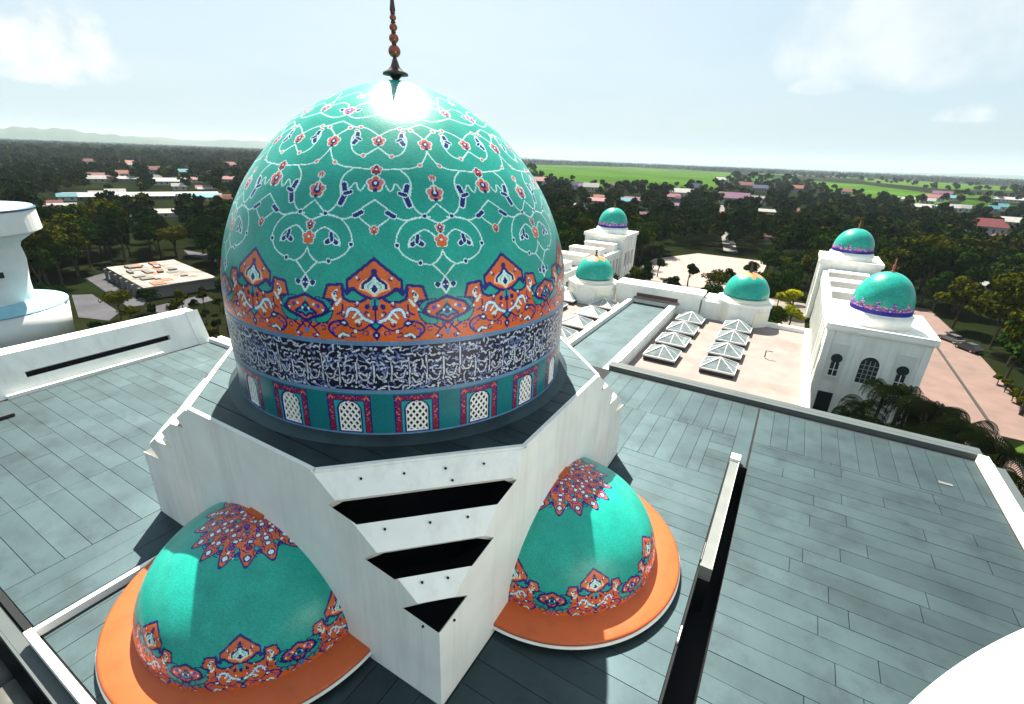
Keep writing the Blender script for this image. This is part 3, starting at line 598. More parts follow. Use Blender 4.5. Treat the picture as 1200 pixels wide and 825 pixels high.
# ------------------------------------------------------------------ white turret dome by the front corner
e3 = [pray(*q) / np.linalg.norm(pray(*q)) for q in ((1064, 826), (1124, 777), (1200, 736))]      # cone of sight lines that graze the dome
dc = np.cross(e3[1] - e3[0], e3[2] - e3[0]); dc /= np.linalg.norm(dc); dc *= np.sign(dc @ e3[0]); ang = math.acos(dc @ e3[0]); D_ = 19.0
ctr = CAM + dc * D_; Rs = D_ * sin(ang)
t = thing('turret_dome', 'plain bright white smooth dome rising at the front roof corner', 'dome', (float(ctr[0]), float(ctr[1]), 0))
BRIGHT = mat('white_enamel', (.86, .86, .84), .45)
zb = 6.0; c_ = float(ctr[2]); pr_ = []
for q in np.linspace(math.asin(max(-1, min(1, (zb - c_) / Rs))), pi / 2, 120): pr_.append((max(.001, Rs * cos(q)), c_ + Rs * sin(q)))
MB().lathe(pr_, 320, cap0=True, cap1=False).build('dome_shell', BRIGHT, t, True)
MB().lathe([(pr_[0][0] * .98, 0), (pr_[0][0] * .98, zb + .1)], 64).build('drum', WHITE2, t, True)
print('turret', ctr, Rs)
# ------------------------------------------------------------------ bridge roof, terrace, skylights
ZTR = 9.5
terr = thing('terrace_block', 'low pale paved terrace roof between hall and domed wings', 'terrace', (0, 0, 0))
k = MB(); k.box(-20.6, 20.6, 23.4, 55.0, 0, ZTR - .03); k.build('wall', WHITE2, terr)
k = MB(); k.box(3.3, 20.0, 23.4, 54.4, ZTR - .03, ZTR); k.build('paving', PAVE, terr)
k = MB(); k.box(-20.0, -3.3, 23.4, 54.4, ZTR - .03, ZTR); k.build('paving', PAVE, terr)
for s_ in (1, -1):
    k = MB(); k.box(*sorted((20.0 * s_, 20.7 * s_)), 23.4, 55.1, 8, ZTR + .55); k.build('side_parapet', WHITE2, terr)
    k = MB(); k.box(*sorted((14.8 * s_, 20.0 * s_)), 54.4, 55.1, 8, ZTR + .55); k.build('back_parapet', WHITE2, terr)
    k = MB(); k.box(*sorted((3.5 * s_, 20.0 * s_)), 23.4, 24.4, ZTR, ZTR + .25); k.build('kerb', WHITE2, terr)
STAIN = mat('stained_screed', (.22, .17, .14), .85, .2, var=.45, vscale=.8)
k = MB(); k.prism([(13.6, 25.2), (19.4, 25.0), (19.3, 26.8), (16.8, 27.9), (15.2, 29.8), (13.8, 29.6)], ZTR + .001, ZTR + .006); k.build('stain_patch', STAIN, terr)
pipe = MB(); pipe.tube([(16.2, 41.5, ZTR + .1), (16.2, 41.5, ZTR + .9), (16.9, 41.5, ZTR + .9)], .09); tag(pipe.build('vent_pipe', mat('pipe_grey', (.2, .2, .2), .6)), 'small bent vent pipe on the pale paved terrace', 'pipe')
for x, y in ((19.6, 36), (19.6, 40), (19.5, 30.5)):
    pass
bridge = thing('bridge_roof', 'narrow grey roof strip linking the hall to the courtyard block', 'roof', (0, 0, 0))
k = MB(); k.box(-3.2, 3.2, 22.4, 52.4, ZTR, 10.36); k.build('deck', WHITE, bridge)
for j, y in enumerate(np.arange(23.3, 52.0, 9.6)): panel('roof_sheet', ROOF, bridge, -2.62, 2.62, y + .01, min(y + 9.58, 52.2), 10.36, .05)
k = MB(); k.box(-3.3, -2.7, 22.6, 52.6, ZTR - .02, 10.95); k.build('side_wall', WHITE, bridge)
k = MB(); k.box(2.7, 3.6, 22.6, 52.6, ZTR - .02, 10.95); k.build('side_wall', WHITE, bridge)
k = MB(); k.tube([(3.7, 26.5, 9.5), (3.7, 26.5, 11.2), (3.9, 26.2, 11.3)], .07); k.build('downpipe', mat('pipe_grey', (.2, .2, .2), .6), bridge)
gate = thing('courtyard_gate', 'plain white end block with a slit window closing the bridge roof', 'wall', (0, 0, 0))
k = MB(); k.box(-5.6, 6.6, 52.6, 55.6, 0, 12.4); k.build('wall', WHITE, gate)
k = MB(); k.box(-5.8, 6.8, 52.45, 56.0, 12.4, 12.9); k.build('cornice', WHITE2, gate)
k = MB(); k.box(-2.4, 3.6, 52.50, 52.62, 11.25, 11.75); k.build('slit', mat('slit_brown', (.10, .05, .04), .8), gate)
k = MB(); k.box(-2.7, 3.9, 52.1, 52.6, 10.95, 11.2); k.build('ledge', PAVE, gate)
k = MB(); k.box(6.8, 9.4, 53.2, 58.5, 0, 12.0); k.build('side_wing', WHITE, gate)
SKG = mat('skylight_glass', (.12, .15, .155), .15, .7, var=.3, vscale=1.5); SKF = mat('skylight_frame', (.62, .63, .62), .5); SKB = mat('skylight_kerb', (.02, .02, .02), .7)
def skyl(a=1.68, h=.85):
    root = thing('skylight', 'x', 'skylight', (0, 0, 0), 0, 'pyramid skylights on the terrace')
    k = MB(); k.box(-a, a, -a, a, 0, .45); k.build('kerb', SKB, root)
    k = MB(); k.box(-a - .08, a + .08, -a - .08, a + .08, .45, .63); k.build('frame', SKF, root)
    cr = [(-a, -a), (a, -a), (a, a), (-a, a)]
    for i in range(4):
        p0, p1 = cr[i], cr[(i + 1) % 4]; k = MB(); k.add([(*p0, .634), (*p1, .634), (0, 0, .634 + h)], [(0, 1, 2)]); k.build('glass_pane', SKG, root)
        k = MB(); k.tube([(*p0, .65), (0, 0, .67 + h)], .06, 4)
        m_ = ((p0[0] + p1[0]) / 2, (p0[1] + p1[1]) / 2)
        for f in (.5,):
            q = (p0[0] + (p1[0] - p0[0]) * f, p0[1] + (p1[1] - p0[1]) * f); g = 1 - abs(f - .5) * 2; 
            k.tube([(*q, .65), (q[0] * (1 - max(g, .5)), q[1] * (1 - max(g, .5)), .66 + h * max(g, .5))], .04, 4)
        k.build('glazing_bar', SKF, root)
    return root
def copytree(o, par=None):
    c = o.copy(); COL.objects.link(c); c.parent = par
    for ch in o.children: copytree(ch, c)
    return c
sk0 = skyl(); first = True
for side, nm in ((1, 'beside the bare terrace paving'), (-1, 'on the terrace strip by the great dome')):
    for ci, x in enumerate((6.2, 12.2)):
        for ri, y in enumerate((34.4, 39.6, 44.8, 50.0) if side == 1 else (33.6, 38.8, 44.0, 49.2)):
            o = sk0 if first else copytree(sk0); first = False
            o.location = (side * x, y, ZTR); row = ('nearest the hall', 'second from the hall', 'third from the hall', 'nearest the courtyard')[ri]
            colm = 'along the bridge wall' if ci == 0 else ('beside the bare terrace paving' if side == 1 else 'on the far side of the narrow terrace strip')
            o['label'] = 'glass pyramid skylight %s, %s%s' % (colm, row, '' if side == 1 or ci else ', dome side')
# ------------------------------------------------------------------ small domes
def smalldome(root, r, h, z0, kind, seed=1):
    n, mrow = 96, 60; t_ = np.linspace(0, 1, 40); pz = np.sin(t_ * pi / 2) * h; prr = r * (1.0 + .03 * np.sin(t_ * pi)) * np.cos(t_ * pi / 2) ** .92
    s_ = np.concatenate([[0], np.cumsum(np.hypot(np.diff(pz), np.diff(prr)))]); sg = np.linspace(0, s_[-1], mrow + 1)
    R_, Z_ = np.interp(sg, s_, prr), np.interp(sg, s_, pz); a = np.linspace(0, 2 * pi, n + 1)
    V = np.stack([R_[:, None] * np.cos(a)[None], R_[:, None] * np.sin(a)[None], Z_[:, None].repeat(n + 1, 1)], -1)
    sc = (sg[1:] + sg[:-1]) / 2; am = (a[1:] + a[:-1]) / 2; c = np.tile(TEAL, (mrow, n, 1)); S_, A2 = np.meshgrid(sc / s_[-1], am, indexing='ij')
    if kind == 'band':
        w = np.abs((A2 * 12 / (2 * pi)) % 1 - .5) * 2; w2 = np.abs((A2 * 12 / (2 * pi) + .5) % 1 - .5) * 2
        top = .13 + .17 * np.clip(1 - w * 2.2, 0, 1) + .08 * np.clip(1 - w2 * 2.4, 0, 1); rnd = np.random.default_rng(seed).random(S_.shape)
        c[S_ < top] = L(86, 70, 150); m2 = (S_ < top) & (rnd < .5); c[m2] = L(176, 90, 120); m2 = (S_ < top) & (rnd < .22); c[m2] = L(190, 170, 190); c[S_ < .09] = L(34, 30, 130)
    else:
        w = np.abs((A2 * 8 / (2 * pi)) % 1 - .5) * 2; c[S_ > .60 + .16 * w] = L(224, 130, 84); c[S_ < .05] = DTEAL
    o = link('dome_shell', tilemesh('dome_shell', V, n, mrow, c), root, (0, 0, z0))
    f = MB().lathe([(.22, h - .1), (.25, h + .06), (.10, h + .2), (.10, h + .35), (.2, h + .5), (.1, h + .65), (.15, h + .85), (.05, h + 1.0), (.02, h + 1.7)], 10); f.build('finial', BRASS if kind == 'star' else mat('pink_finial', L(170, 90, 80), .5), root, True, loc=(0, 0, z0))
CREAM = mat('cream_trim', (.78, .74, .60), .7, var=.05)
def pavilion(label, x, y):
    t = thing('pavilion', label, 'pavilion', (x, y, ZTR), 0, 'small domed pavilions on the terrace')
    b = 3.35; c = 1.5
    oc = [(b, -c), (b, c), (c, b), (-c, b), (-b, c), (-b, -c), (-c, -b), (c, -b)]
    k = MB(); k.prism(oc, 0, 2.7); k.build('wall', WHITE, t)
    for i in range(8):
        (x0, y0), (x1, y1) = oc[i], oc[(i + 1) % 8]; d = Vector((x1 - x0, y1 - y0)); n = Vector((d.y, -d.x)).normalized(); a_, b_ = Vector((x0, y0)), Vector((x1, y1))
        k = MB(); k.prism([tuple(a_ + d * .12 + n * .0), tuple(a_ + d * .12 + n * .10), tuple(b_ - d * .12 + n * .10), tuple(b_ - d * .12)], .35, 2.1); k.build('wall_panel', CREAM if i % 2 else WHITE, t)
    k = MB(); k.prism([(q[0] * 1.07, q[1] * 1.07) for q in oc], 2.7, 3.05); k.build('cornice', WHITE2, t)
    MB().lathe([(3.15, 3.05), (3.15, 3.35), (2.95, 3.40), (2.95, 3.55)], 40).build('ring', CREAM, t, True)
    smalldome(t, 2.9, 3.3, 3.55, 'star')
pavilion('small pavilion with orange-capped teal dome beside the bare terrace paving', 12.0, 55.6)
pavilion('small pavilion with orange-capped teal dome behind the terrace strip next to the great dome', -9.4, 52.6)
# ------------------------------------------------------------------ domed wings
FR = mat('window_frame', (.12, .12, .11), .6)
def archwin(mb, cx, y, z0, hw, zs, zt, dep=.05, nrm=-1, mi=0):
    pts = [(cx - hw, z0), (cx + hw, z0)] + [(cx + hw * cos(q), zs + (zt - zs) * sin(q)) for q in np.linspace(0, pi, 11)]
    n = len(pts); mb.add([(x, y, z) for x, z in pts] + [(x, y - dep, z) for x, z in pts], [tuple(range(n, 2 * n))] + [(i, (i + 1) % n, n + (i + 1) % n, n + i) for i in range(n)], mi)
def tower(label, x0, x1, y0, y1, zt, dr, dh, full=True):
    w, d = x1 - x0, y1 - y0
    t = thing('domed_tower', label, 'building', ((x0 + x1) / 2, y0, 0), 0, 'domed towers of the courtyard wings'); h = w / 2
    k = MB(); k.box(-h, h, 0, d, 0, zt - .5); k.build('wall', WHITE, t)
    k = MB(); k.box(-h - .15, h + .15, -.15, d + .15, zt - .5, zt - .3); k.box(-h - .35, h + .35, -.35, d + .35, zt - .3, zt); k.build('cornice', WHITE2, t)
    for (a, b, c, e) in ((-h - .3, h + .3, -.3, 0), (-h - .3, h + .3, d, d + .3), (-h - .3, -h, .003, d - .003), (h, h + .3, .003, d - .003)):
        k = MB(); k.box(a, b, c, e, zt + .002, zt + .42); k.build('parapet', WHITE2, t)
    cy = d / 2
    MB().lathe([(dr * 1.08, zt), (dr * 1.08, zt + 1.45), (dr * 1.02, zt + 1.5), (dr * 1.02, zt + 1.72)], 48, c=(0, cy)).build('drum', WHITE, t, True)
    sub = thing('x', None, None); COL.objects.unlink(sub); bpy.data.objects.remove(sub)
    n0 = len(t.children)
    e_ = bpy.data.objects.new('tmp', None)
    # dome on the drum
    class P_: pass
    root2 = t
    before = set(bpy.data.objects)
    smalldome(t, dr, dh, zt + 1.70, 'band', int(abs(x0) * 10))
    for o in set(bpy.data.objects) - before: o.location.y += cy
    bpy.data.objects.remove(e_)
    for px in (-h + .02, -h * .36, h * .36 - .5, h - .75):
        k = MB(); k.box(px, px + .72, -.12, .05, 0, zt - .55); k.build('pilaster', WHITE, t)
    for cx in (-h * .66, h * .62):                   # keyhole windows in recessed panels
        k = MB(); k.box(cx - .95, cx + .95, -.05, .02, 4.6, 9.7); k.build('window_panel', mat('panel_grey', (.62, .63, .58), .7), t)
        k = MB(); k.box(cx - .45, cx + .45, -.10, -.02, 5.4, 7.2); m2 = k; 
        q = [(cx + .62 * cos(a), 7.75 + .62 * sin(a)) for a in np.linspace(0, 2 * pi, 20, endpoint=False)]
        k.add([(a, -.10, b) for a, b in q] + [(a, -.02, b) for a, b in q], [tuple(range(20))] + [(i, (i + 1) % 20, 20 + (i + 1) % 20, 20 + i) for i in range(20)]); wn_ = k.build('keyhole_window', GLASS, t)
        k = MB(); k.box(cx - .04, cx + .04, -.14, -.10, 5.4, 7.2); k.box(cx - .45, cx + .45, -.14, -.10, 6.2, 6.28); k.box(cx - .6, cx + .6, -.2, -.02, 5.25, 5.4); k.build('muntin', WHITE2, wn_)
    k = MB(); archwin(k, 0, -.02, 5.2, .98, 7.6, 8.7, .06); wn_ = k.build('arched_window', GLASS, t)
    k = MB(); archwin(k, 0, .0, 4.95, 1.22, 7.6, 8.95, .04); k.build('surround', WHITE2, wn_)
    k = MB()
    for x in (-.49, 0, .49): k.box(x - .035, x + .035, -.13, -.085, 5.2, 8.2)
    for z in (5.8, 6.4, 7.0, 7.6): k.box(-.95, .95, -.131, -.084, z - .03, z + .03)
    k.build('muntin', mat('muntin_grey', (.30, .30, .28), .6), wn_)
    k = MB(); k.box(-h * .66 - .9, -h * .66 + .8, -.08, .0, .2, 3.0); k.build('door', DARK, t)
    k = MB(); k.box(-1.6, 1.6, -.08, .0, 1.0, 2.4); k.build('low_panel', mat('panel_grey', (.62, .63, .58), .7), t)
    k = MB(); k.box(-1.7, 1.7, -.3, .0, 2.4, 2.65); k.build('ledge', CONC, t)
    # side windows
    for s_ in (-1, 1):
        for cy2 in (d * .25, d * .5, d * .75):
            k = MB(); k.box(*sorted((s_ * h, s_ * (h + .05))), cy2 - .55, cy2 + .55, 4.8, 8.4); k.build('side_window', mat('shade_blue_glass', (.10, .14, .17), .2), t)
            k = MB(); k.box(*sorted((s_ * h, s_ * (h + .16))), cy2 + 1.0, cy2 + 1.4, 0, zt - .55); k.build('pilaster', WHITE, t)
    return t
tower('domed white tower with arched windows in front of the palms', 22.3, 32.9, 52.0, 63.0, 11.75, 3.35, 4.9)
tower('domed white tower at the end of the palm side wing', 21.9, 32.3, 101.0, 112.0, 12.4, 3.7, 4.7)
tower('domed white tower rising behind the orange-capped pavilion next to the great dome', -30.6, -20.2, 101.0, 111.5, 12.4, 3.7, 4.7)
def wing(label, s_):
    t = thing('courtyard_wing', label, 'building', (0, 0, 0), 0, 'courtyard wings'); X0, X1 = (22.9, 31.0) if s_ > 0 else (-29.8, -20.8)
    y0, y1 = (63.2, 100.6)
    k = MB(); k.box(X0, X1, y0, y1, 0, 8.6); k.build('wall', WHITE, t)
    k = MB(); k.box(X0 + .6, X1 - .6, y0, y1, 8.602, 8.66); k.build('roof_paving', PAVE, t)
    k = MB(); k.box(X0 - .25, X0 + .6, y0, y1, 8.602, 10.6 if s_ > 0 else 9.4); k.build('inner_parapet', WHITE, t)
    k = MB(); k.box(X1 - .6, X1 + .25, y0, y1, 8.602, 9.4); k.build('outer_parapet', WHITE, t)
    for y in np.arange(y0 + 6.0, y1 - 3, 9.4):        # raised cross walls stepping over the roof
        k = MB(); k.box(X0 + .6, X1 - .6, y, y + 2.6, 8.662, 10.7); k.build('cross_wall', WHITE2, t)
        k = MB(); k.box(X0 + .603, X1 - .603, y - .3, y + 2.9, 10.7, 10.95); k.build('wall_cap', WHITE2, t)
    fx = X1 if s_ < 0 else X0
    for y in np.arange(y0 + 1.5, y1 - 1, 2.5):
        k = MB(); k.box(*sorted((fx, fx + (.22 if s_ < 0 else -.22))), y, y + .5, 0, 8.5); k.build('pilaster', WHITE, t)
        k = MB(); k.box(*sorted((fx, fx + (.05 if s_ < 0 else -.05))), y + .75, y + 2.2, 2.0, 7.4); k.build('tall_window', mat('shade_blue_glass', (.10, .14, .17), .2), t)
wing('white wing with stepped roof walls joining the two palm side towers', 1)
wing('white colonnaded wing beyond the pavilion next to the great dome', -1)
# ------------------------------------------------------------------ ground, fields, paths, hills
HXS = np.array([0, 300, 620, 900, 1200]); HACT = np.array([164, 168, 179, 197, 214.]); HPRE = np.array([160, 172, 184.8, 195.9, 207.9])
def gph(x, y):                                     # ground point of a far pixel, lens bow of the horizon taken out
    dy = np.interp(x, HXS, HPRE - HACT); k = np.clip(1 - (y - np.interp(x, HXS, HACT) - 40) / 110, 0, 1)
    q = gp(x, max(y + dy * k, np.interp(x, HXS, HPRE) + 1.6)); return q
GROUND = mat('ground_cover', (.007, .011, .003), 1, 0, var=.5, vscale=.03, dirt=((.020, .019, .010), .6), dscale=.012)
k = MB(); G = 12000.0
xs = [-G, -3000, -800, -200, 0, 200, 800, 3000, G]; k.v = [(x, y, 0.0) for y in xs for x in xs]; n = len(xs)
k.f = [(j * n + i, j * n + i + 1, (j + 1) * n + i + 1, (j + 1) * n + i) for j in range(n - 1) for i in range(n - 1)]; k.m = [0] * len(k.f)
tag(k.build('ground', GROUND), kind='structure')
def sheet(name, pts, m, z, parent=None, kind='structure'):
    k = MB(); k.add([(q[0], q[1], z) for q in pts], [tuple(range(len(pts)))])
    me = k.mesh(name, m)
    if me.polygons[0].normal.z < 0: me.flip_normals()
    return tag(link(name, me), kind=kind)
RICE = mat('rice_field', (.038, .086, .009), 1, 0, var=.42, vscale=.006); RICE2 = mat('ripening_field', (.044, .088, .006), 1, 0, var=.25, vscale=.02); RICE3 = mat('young_field', (.022, .058, .006), 1, 0, var=.3, vscale=.015)
FIELDS = []
for i, px in enumerate(([(612, 187), (740, 193), (865, 203), (858, 212), (835, 221), (770, 220), (690, 216), (636, 204)], [(940, 213), (1010, 219), (1108, 233), (1112, 241), (1085, 246), (1040, 240), (990, 232), (955, 222)],
                        [(1128, 238), (1200, 249), (1215, 256), (1190, 254), (1126, 244)], [(880, 199), (1000, 207), (1005, 212), (890, 205)], [(1010, 211), (1110, 219), (1200, 226), (1200, 230), (1105, 226), (1015, 216)], [(866, 206), (930, 210), (940, 214), (870, 213)], [(1120, 232), (1180, 236), (1180, 240), (1120, 236)])):
    w = [gph(*q)[:2] for q in px]; FIELDS.append(np.array(w)); sheet('field', w, (RICE, RICE2, RICE3)[i % 3] if i > 1 else RICE, .12 + .01 * i)
PINKP = mat('pink_paving', (.165, .112, .098), .85, .2, var=.12, vscale=.4, dirt=((.10, .08, .065), .5), dscale=.15)
PLAZA = mat('plaza_paving', (.25, .20, .185), .85, .2, var=.12, vscale=.25)
ASPH = mat('asphalt', (.062, .062, .068), .9, .2, var=.2, vscale=.3); LAWN = mat('lawn', (.03, .055, .006), .95, .1, var=.4, vscale=.5)
sheet('plaza', [(-23, 114), (10, 114), (10, 168), (-13, 168), (-23, 146)], PLAZA, .008)
sheet('courtyard', [(-20, 55.2), (21.8, 55.2), (21.8, 113.8), (-20, 113.8)], mat('court_paving', (.16, .14, .12), .85, .2, var=.3, vscale=.12, dirt=((.02, .03, .01), .9), dscale=.09), .004)
sheet('path', [(35.5, 24), (43.2, 24), (43.2, 128), (35.5, 128)], PINKP, .006)
sheet('path', [(43.55, 58), (49.4, 58), (49.4, 92), (47.4, 128), (43.55, 128)], PINKP, .010)
k = MB(); k.box(43.2, 43.55, 40, 128, 0, .12); tag(k.build('kerb', mat('kerb_dark', (.018, .016, .015), .8)), kind='structure')
sheet('lawn', [(44.2, 24), (75, 24), (75, 62), (49, 62), (44.2, 55)], LAWN, .012)
sheet('road', [(-6, 180), (-1, 180), (-40, 420), (-45, 420)], mat('pale_road', (.14, .13, .12), .9), .016)
# hills far off on the left
HILL = mat('hill_forest', (.035, .055, .03), .95, .1, var=.3, vscale=.002)
def ridge(x0, x1, D, prof, seed):
    rr = random.Random(seed); n = 90; rows = []
    for i in range(n + 1):
        f = i / n; d = pray(x0 + (x1 - x0) * f, 170); d = np.array([d[0], d[1]]); d /= np.hypot(*d); h = np.interp(f, [q[0] for q in prof], [q[1] for q in prof]) * .82 * (1 + .06 * sin(f * 41 + seed) + .05 * sin(f * 97 + 2 * seed))
        rows.append([(*(CAM[:2] + d * (D - 900)), 0), (*(CAM[:2] + d * (D - 350)), h * .55), (*(CAM[:2] + d * D), h), (*(CAM[:2] + d * (D + 700)), -.5)])
    k = MB(); k.v = [p_ for r in rows for p_ in r]; k.f = [(i * 4 + j, (i + 1) * 4 + j, (i + 1) * 4 + j + 1, i * 4 + j + 1) for i in range(n) for j in range(3)]; k.m = [0] * len(k.f)
    return k.build('hills', HILL, None, True)
tag(ridge(-120, 230, 7600, [(0, 40), (.2, 95), (.4, 150), (.55, 165), (.7, 120), (.85, 90), (1, 30)], 3), kind='structure')
tag(ridge(60, 620, 9300, [(0, 60), (.15, 130), (.3, 110), (.45, 150), (.6, 95), (.75, 120), (.9, 70), (1, 40)], 5), kind='structure')
tag(ridge(580, 1330, 10800, [(0, 30), (.3, 22), (.6, 26), (.75, 60), (.9, 80), (1, 40)], 8), kind='structure')
# ------------------------------------------------------------------ haze
HZM = bpy.data.materials.new('haze_air'); HZM.use_nodes = True; t_ = HZM.node_tree; t_.nodes.clear(); o_ = t_.nodes.new('ShaderNodeOutputMaterial'); v_ = t_.nodes.new('ShaderNodeVolumePrincipled')
v_.inputs['Color'].default_value = (.74, .90, 1.0, 1); v_.inputs['Density'].default_value = .000065; v_.inputs['Anisotropy'].default_value = .0; t_.links.new(v_.outputs[0], o_.inputs['Volume'])
k = MB(); k.box(-12400, 12400, -12400, 12400, -1.5, 215); tag(k.build('haze', HZM), kind='stuff')
# ------------------------------------------------------------------ trees
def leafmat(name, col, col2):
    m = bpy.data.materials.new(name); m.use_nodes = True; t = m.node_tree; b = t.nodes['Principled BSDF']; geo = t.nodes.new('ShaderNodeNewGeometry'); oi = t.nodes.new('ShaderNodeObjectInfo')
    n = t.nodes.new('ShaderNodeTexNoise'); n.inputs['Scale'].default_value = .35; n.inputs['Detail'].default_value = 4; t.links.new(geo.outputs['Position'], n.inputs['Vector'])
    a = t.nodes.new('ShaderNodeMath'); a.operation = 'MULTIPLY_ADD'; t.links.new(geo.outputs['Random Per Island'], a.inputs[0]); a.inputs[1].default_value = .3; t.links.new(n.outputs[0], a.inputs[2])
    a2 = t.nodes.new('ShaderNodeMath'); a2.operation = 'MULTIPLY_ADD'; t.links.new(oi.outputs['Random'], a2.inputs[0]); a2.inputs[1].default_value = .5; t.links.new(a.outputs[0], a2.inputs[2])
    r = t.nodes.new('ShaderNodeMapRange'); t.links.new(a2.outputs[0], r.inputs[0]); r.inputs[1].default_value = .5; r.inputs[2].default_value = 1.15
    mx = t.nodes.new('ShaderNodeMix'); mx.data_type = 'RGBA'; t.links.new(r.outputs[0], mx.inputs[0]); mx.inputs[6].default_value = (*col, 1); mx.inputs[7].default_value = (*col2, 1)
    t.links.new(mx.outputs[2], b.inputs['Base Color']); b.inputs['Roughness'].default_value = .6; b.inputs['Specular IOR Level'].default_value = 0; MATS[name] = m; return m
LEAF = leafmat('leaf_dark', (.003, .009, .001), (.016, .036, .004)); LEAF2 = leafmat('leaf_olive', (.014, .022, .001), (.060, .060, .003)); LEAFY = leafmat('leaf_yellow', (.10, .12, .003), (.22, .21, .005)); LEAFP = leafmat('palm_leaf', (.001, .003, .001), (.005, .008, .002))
BARK = mat('bark', (.05, .04, .03), .9, .1, var=.3, vscale=2)
def cards(C, Nn, size, r):                         # square leaf clumps: centres, normals, sizes
    n = len(C); a = np.cross(Nn, r.normal(size=(n, 3))); a /= np.linalg.norm(a, axis=1)[:, None] + 1e-9; b = np.cross(Nn, a); s = size[:, None]
    bend = Nn * s * .25
    V = np.stack([C - a * s - bend, C - b * s * .7, C + a * s - bend, C + b * s * .7], 1).reshape(-1, 3); F = np.arange(4 * n).reshape(n, 4); return V, F
def qmesh(name, V, F, m):
    me = bpy.data.meshes.new(name); me.vertices.add(len(V)); me.vertices.foreach_set('co', V.astype(np.float32).ravel()); me.loops.add(F.size); me.loops.foreach_set('vertex_index', F.astype(np.int32).ravel())
    me.polygons.add(len(F)); me.polygons.foreach_set('loop_start', (np.arange(len(F)) * F.shape[1]).astype(np.int32)); me.update(calc_edges=True); me.materials.append(m); return me
def crown_pts(r, n, H, Wd, flat, lobes):
    """leaf clump centres on the skin of several overlapping lobes; H total height, Wd crown radius"""
    zb = H * .35; L_ = []
    for i in range(lobes):
        a = r.uniform(0, 2 * pi); q = sqrt(r.uniform(0, 1)) * .62; z = r.uniform(.25, 1.0)
        q *= 1.15 - .55 * z; L_.append((cos(a) * q * Wd, sin(a) * q * Wd, zb + (H - zb) * (.15 + .62 * z), Wd * r.uniform(.26, .46)))
    L_ = np.array(L_); idx = r.integers(0, lobes, n); d = r.normal(size=(n, 3)); d /= np.linalg.norm(d, axis=1)[:, None]; d[:, 2] = np.abs(d[:, 2]) * r.choice([1, 1, 1, -.5], n)
    c = L_[idx, :3] + d * (L_[idx, 3] * r.uniform(.72, 1.06, n) ** 1)[:, None] * np.array([1, 1, flat]); nn = d + r.normal(size=(n, 3)) * .45; nn /= np.linalg.norm(nn, axis=1)[:, None]
    return c, nn, L_
VAR = []
for i, (H, Wd, flat, lobes) in enumerate(((9.5, 4.2, .75, 13), (11.5, 5.4, .6, 17), (8.0, 3.3, .95, 10), (12.5, 6.4, .5, 20), (10.5, 3.4, 1.15, 12))):
    r = np.random.default_rng(50 + i); c, nn, L_ = crown_pts(r, 2300, H, Wd, flat, lobes); V, F = cards(c, nn, r.uniform(.20, .44, len(c)), r)
    tb = MB(); tb.tube([(0, 0, -.1), (.1, .05, H * .22), (.05, .15, H * .45)], [.26, .2, .14], 7)
    for l in L_[:5]: tb.tube([(.05, .15, H * .36), tuple(np.array([.05, .15, H * .36]) * .4 + l[:3] * .6), tuple(l[:3])], [.13, .08, .03], 5)
    tm = tb.mesh('trunk', BARK); VAR.append((tm, {m.name: qmesh('crown', V, F, m) for m in (LEAF, LEAF2, LEAFY)}, H, Wd))
def inpoly(P, poly):
    x, y = P; ins = False; n = len(poly)
    for i in range(n):
        x1, y1 = poly[i]; x2, y2 = poly[(i + 1) % n]
        if (y1 > y) != (y2 > y) and x < (x2 - x1) * (y - y1) / (y2 - y1) + x1: ins = not ins
    return ins
def rect(x0, x1, y0, y1): return [(x0, y0), (x1, y0), (x1, y1), (x0, y1)]
EXCL = [rect(-37, 36, -60, 57), rect(18, 37, 48, 116), rect(-34, -16, 57, 115), rect(-25, 11, 110, 178), rect(33, 47.6, 15, 126), rect(-20.5, 21, 55, 60), rect(45, 52, 84, 104)]
LOT = [gp(*q)[:2] for q in ((80, 345), (95, 322), (190, 303), (262, 318), (262, 345), (150, 372), (90, 378))]; EXCL.append(LOT)
EXCL += [list(map(tuple, f)) for f in FIELDS]
HOUSEZ = []                                        # (x, y, radius) filled by the house list below
def pxof(x, y, z):
    v = np.array([x, y, z]) - CAM; d = v @ FW; return 600 + FPX * (v @ RT) / d, 412.5 - FPX * (v @ UP) / d
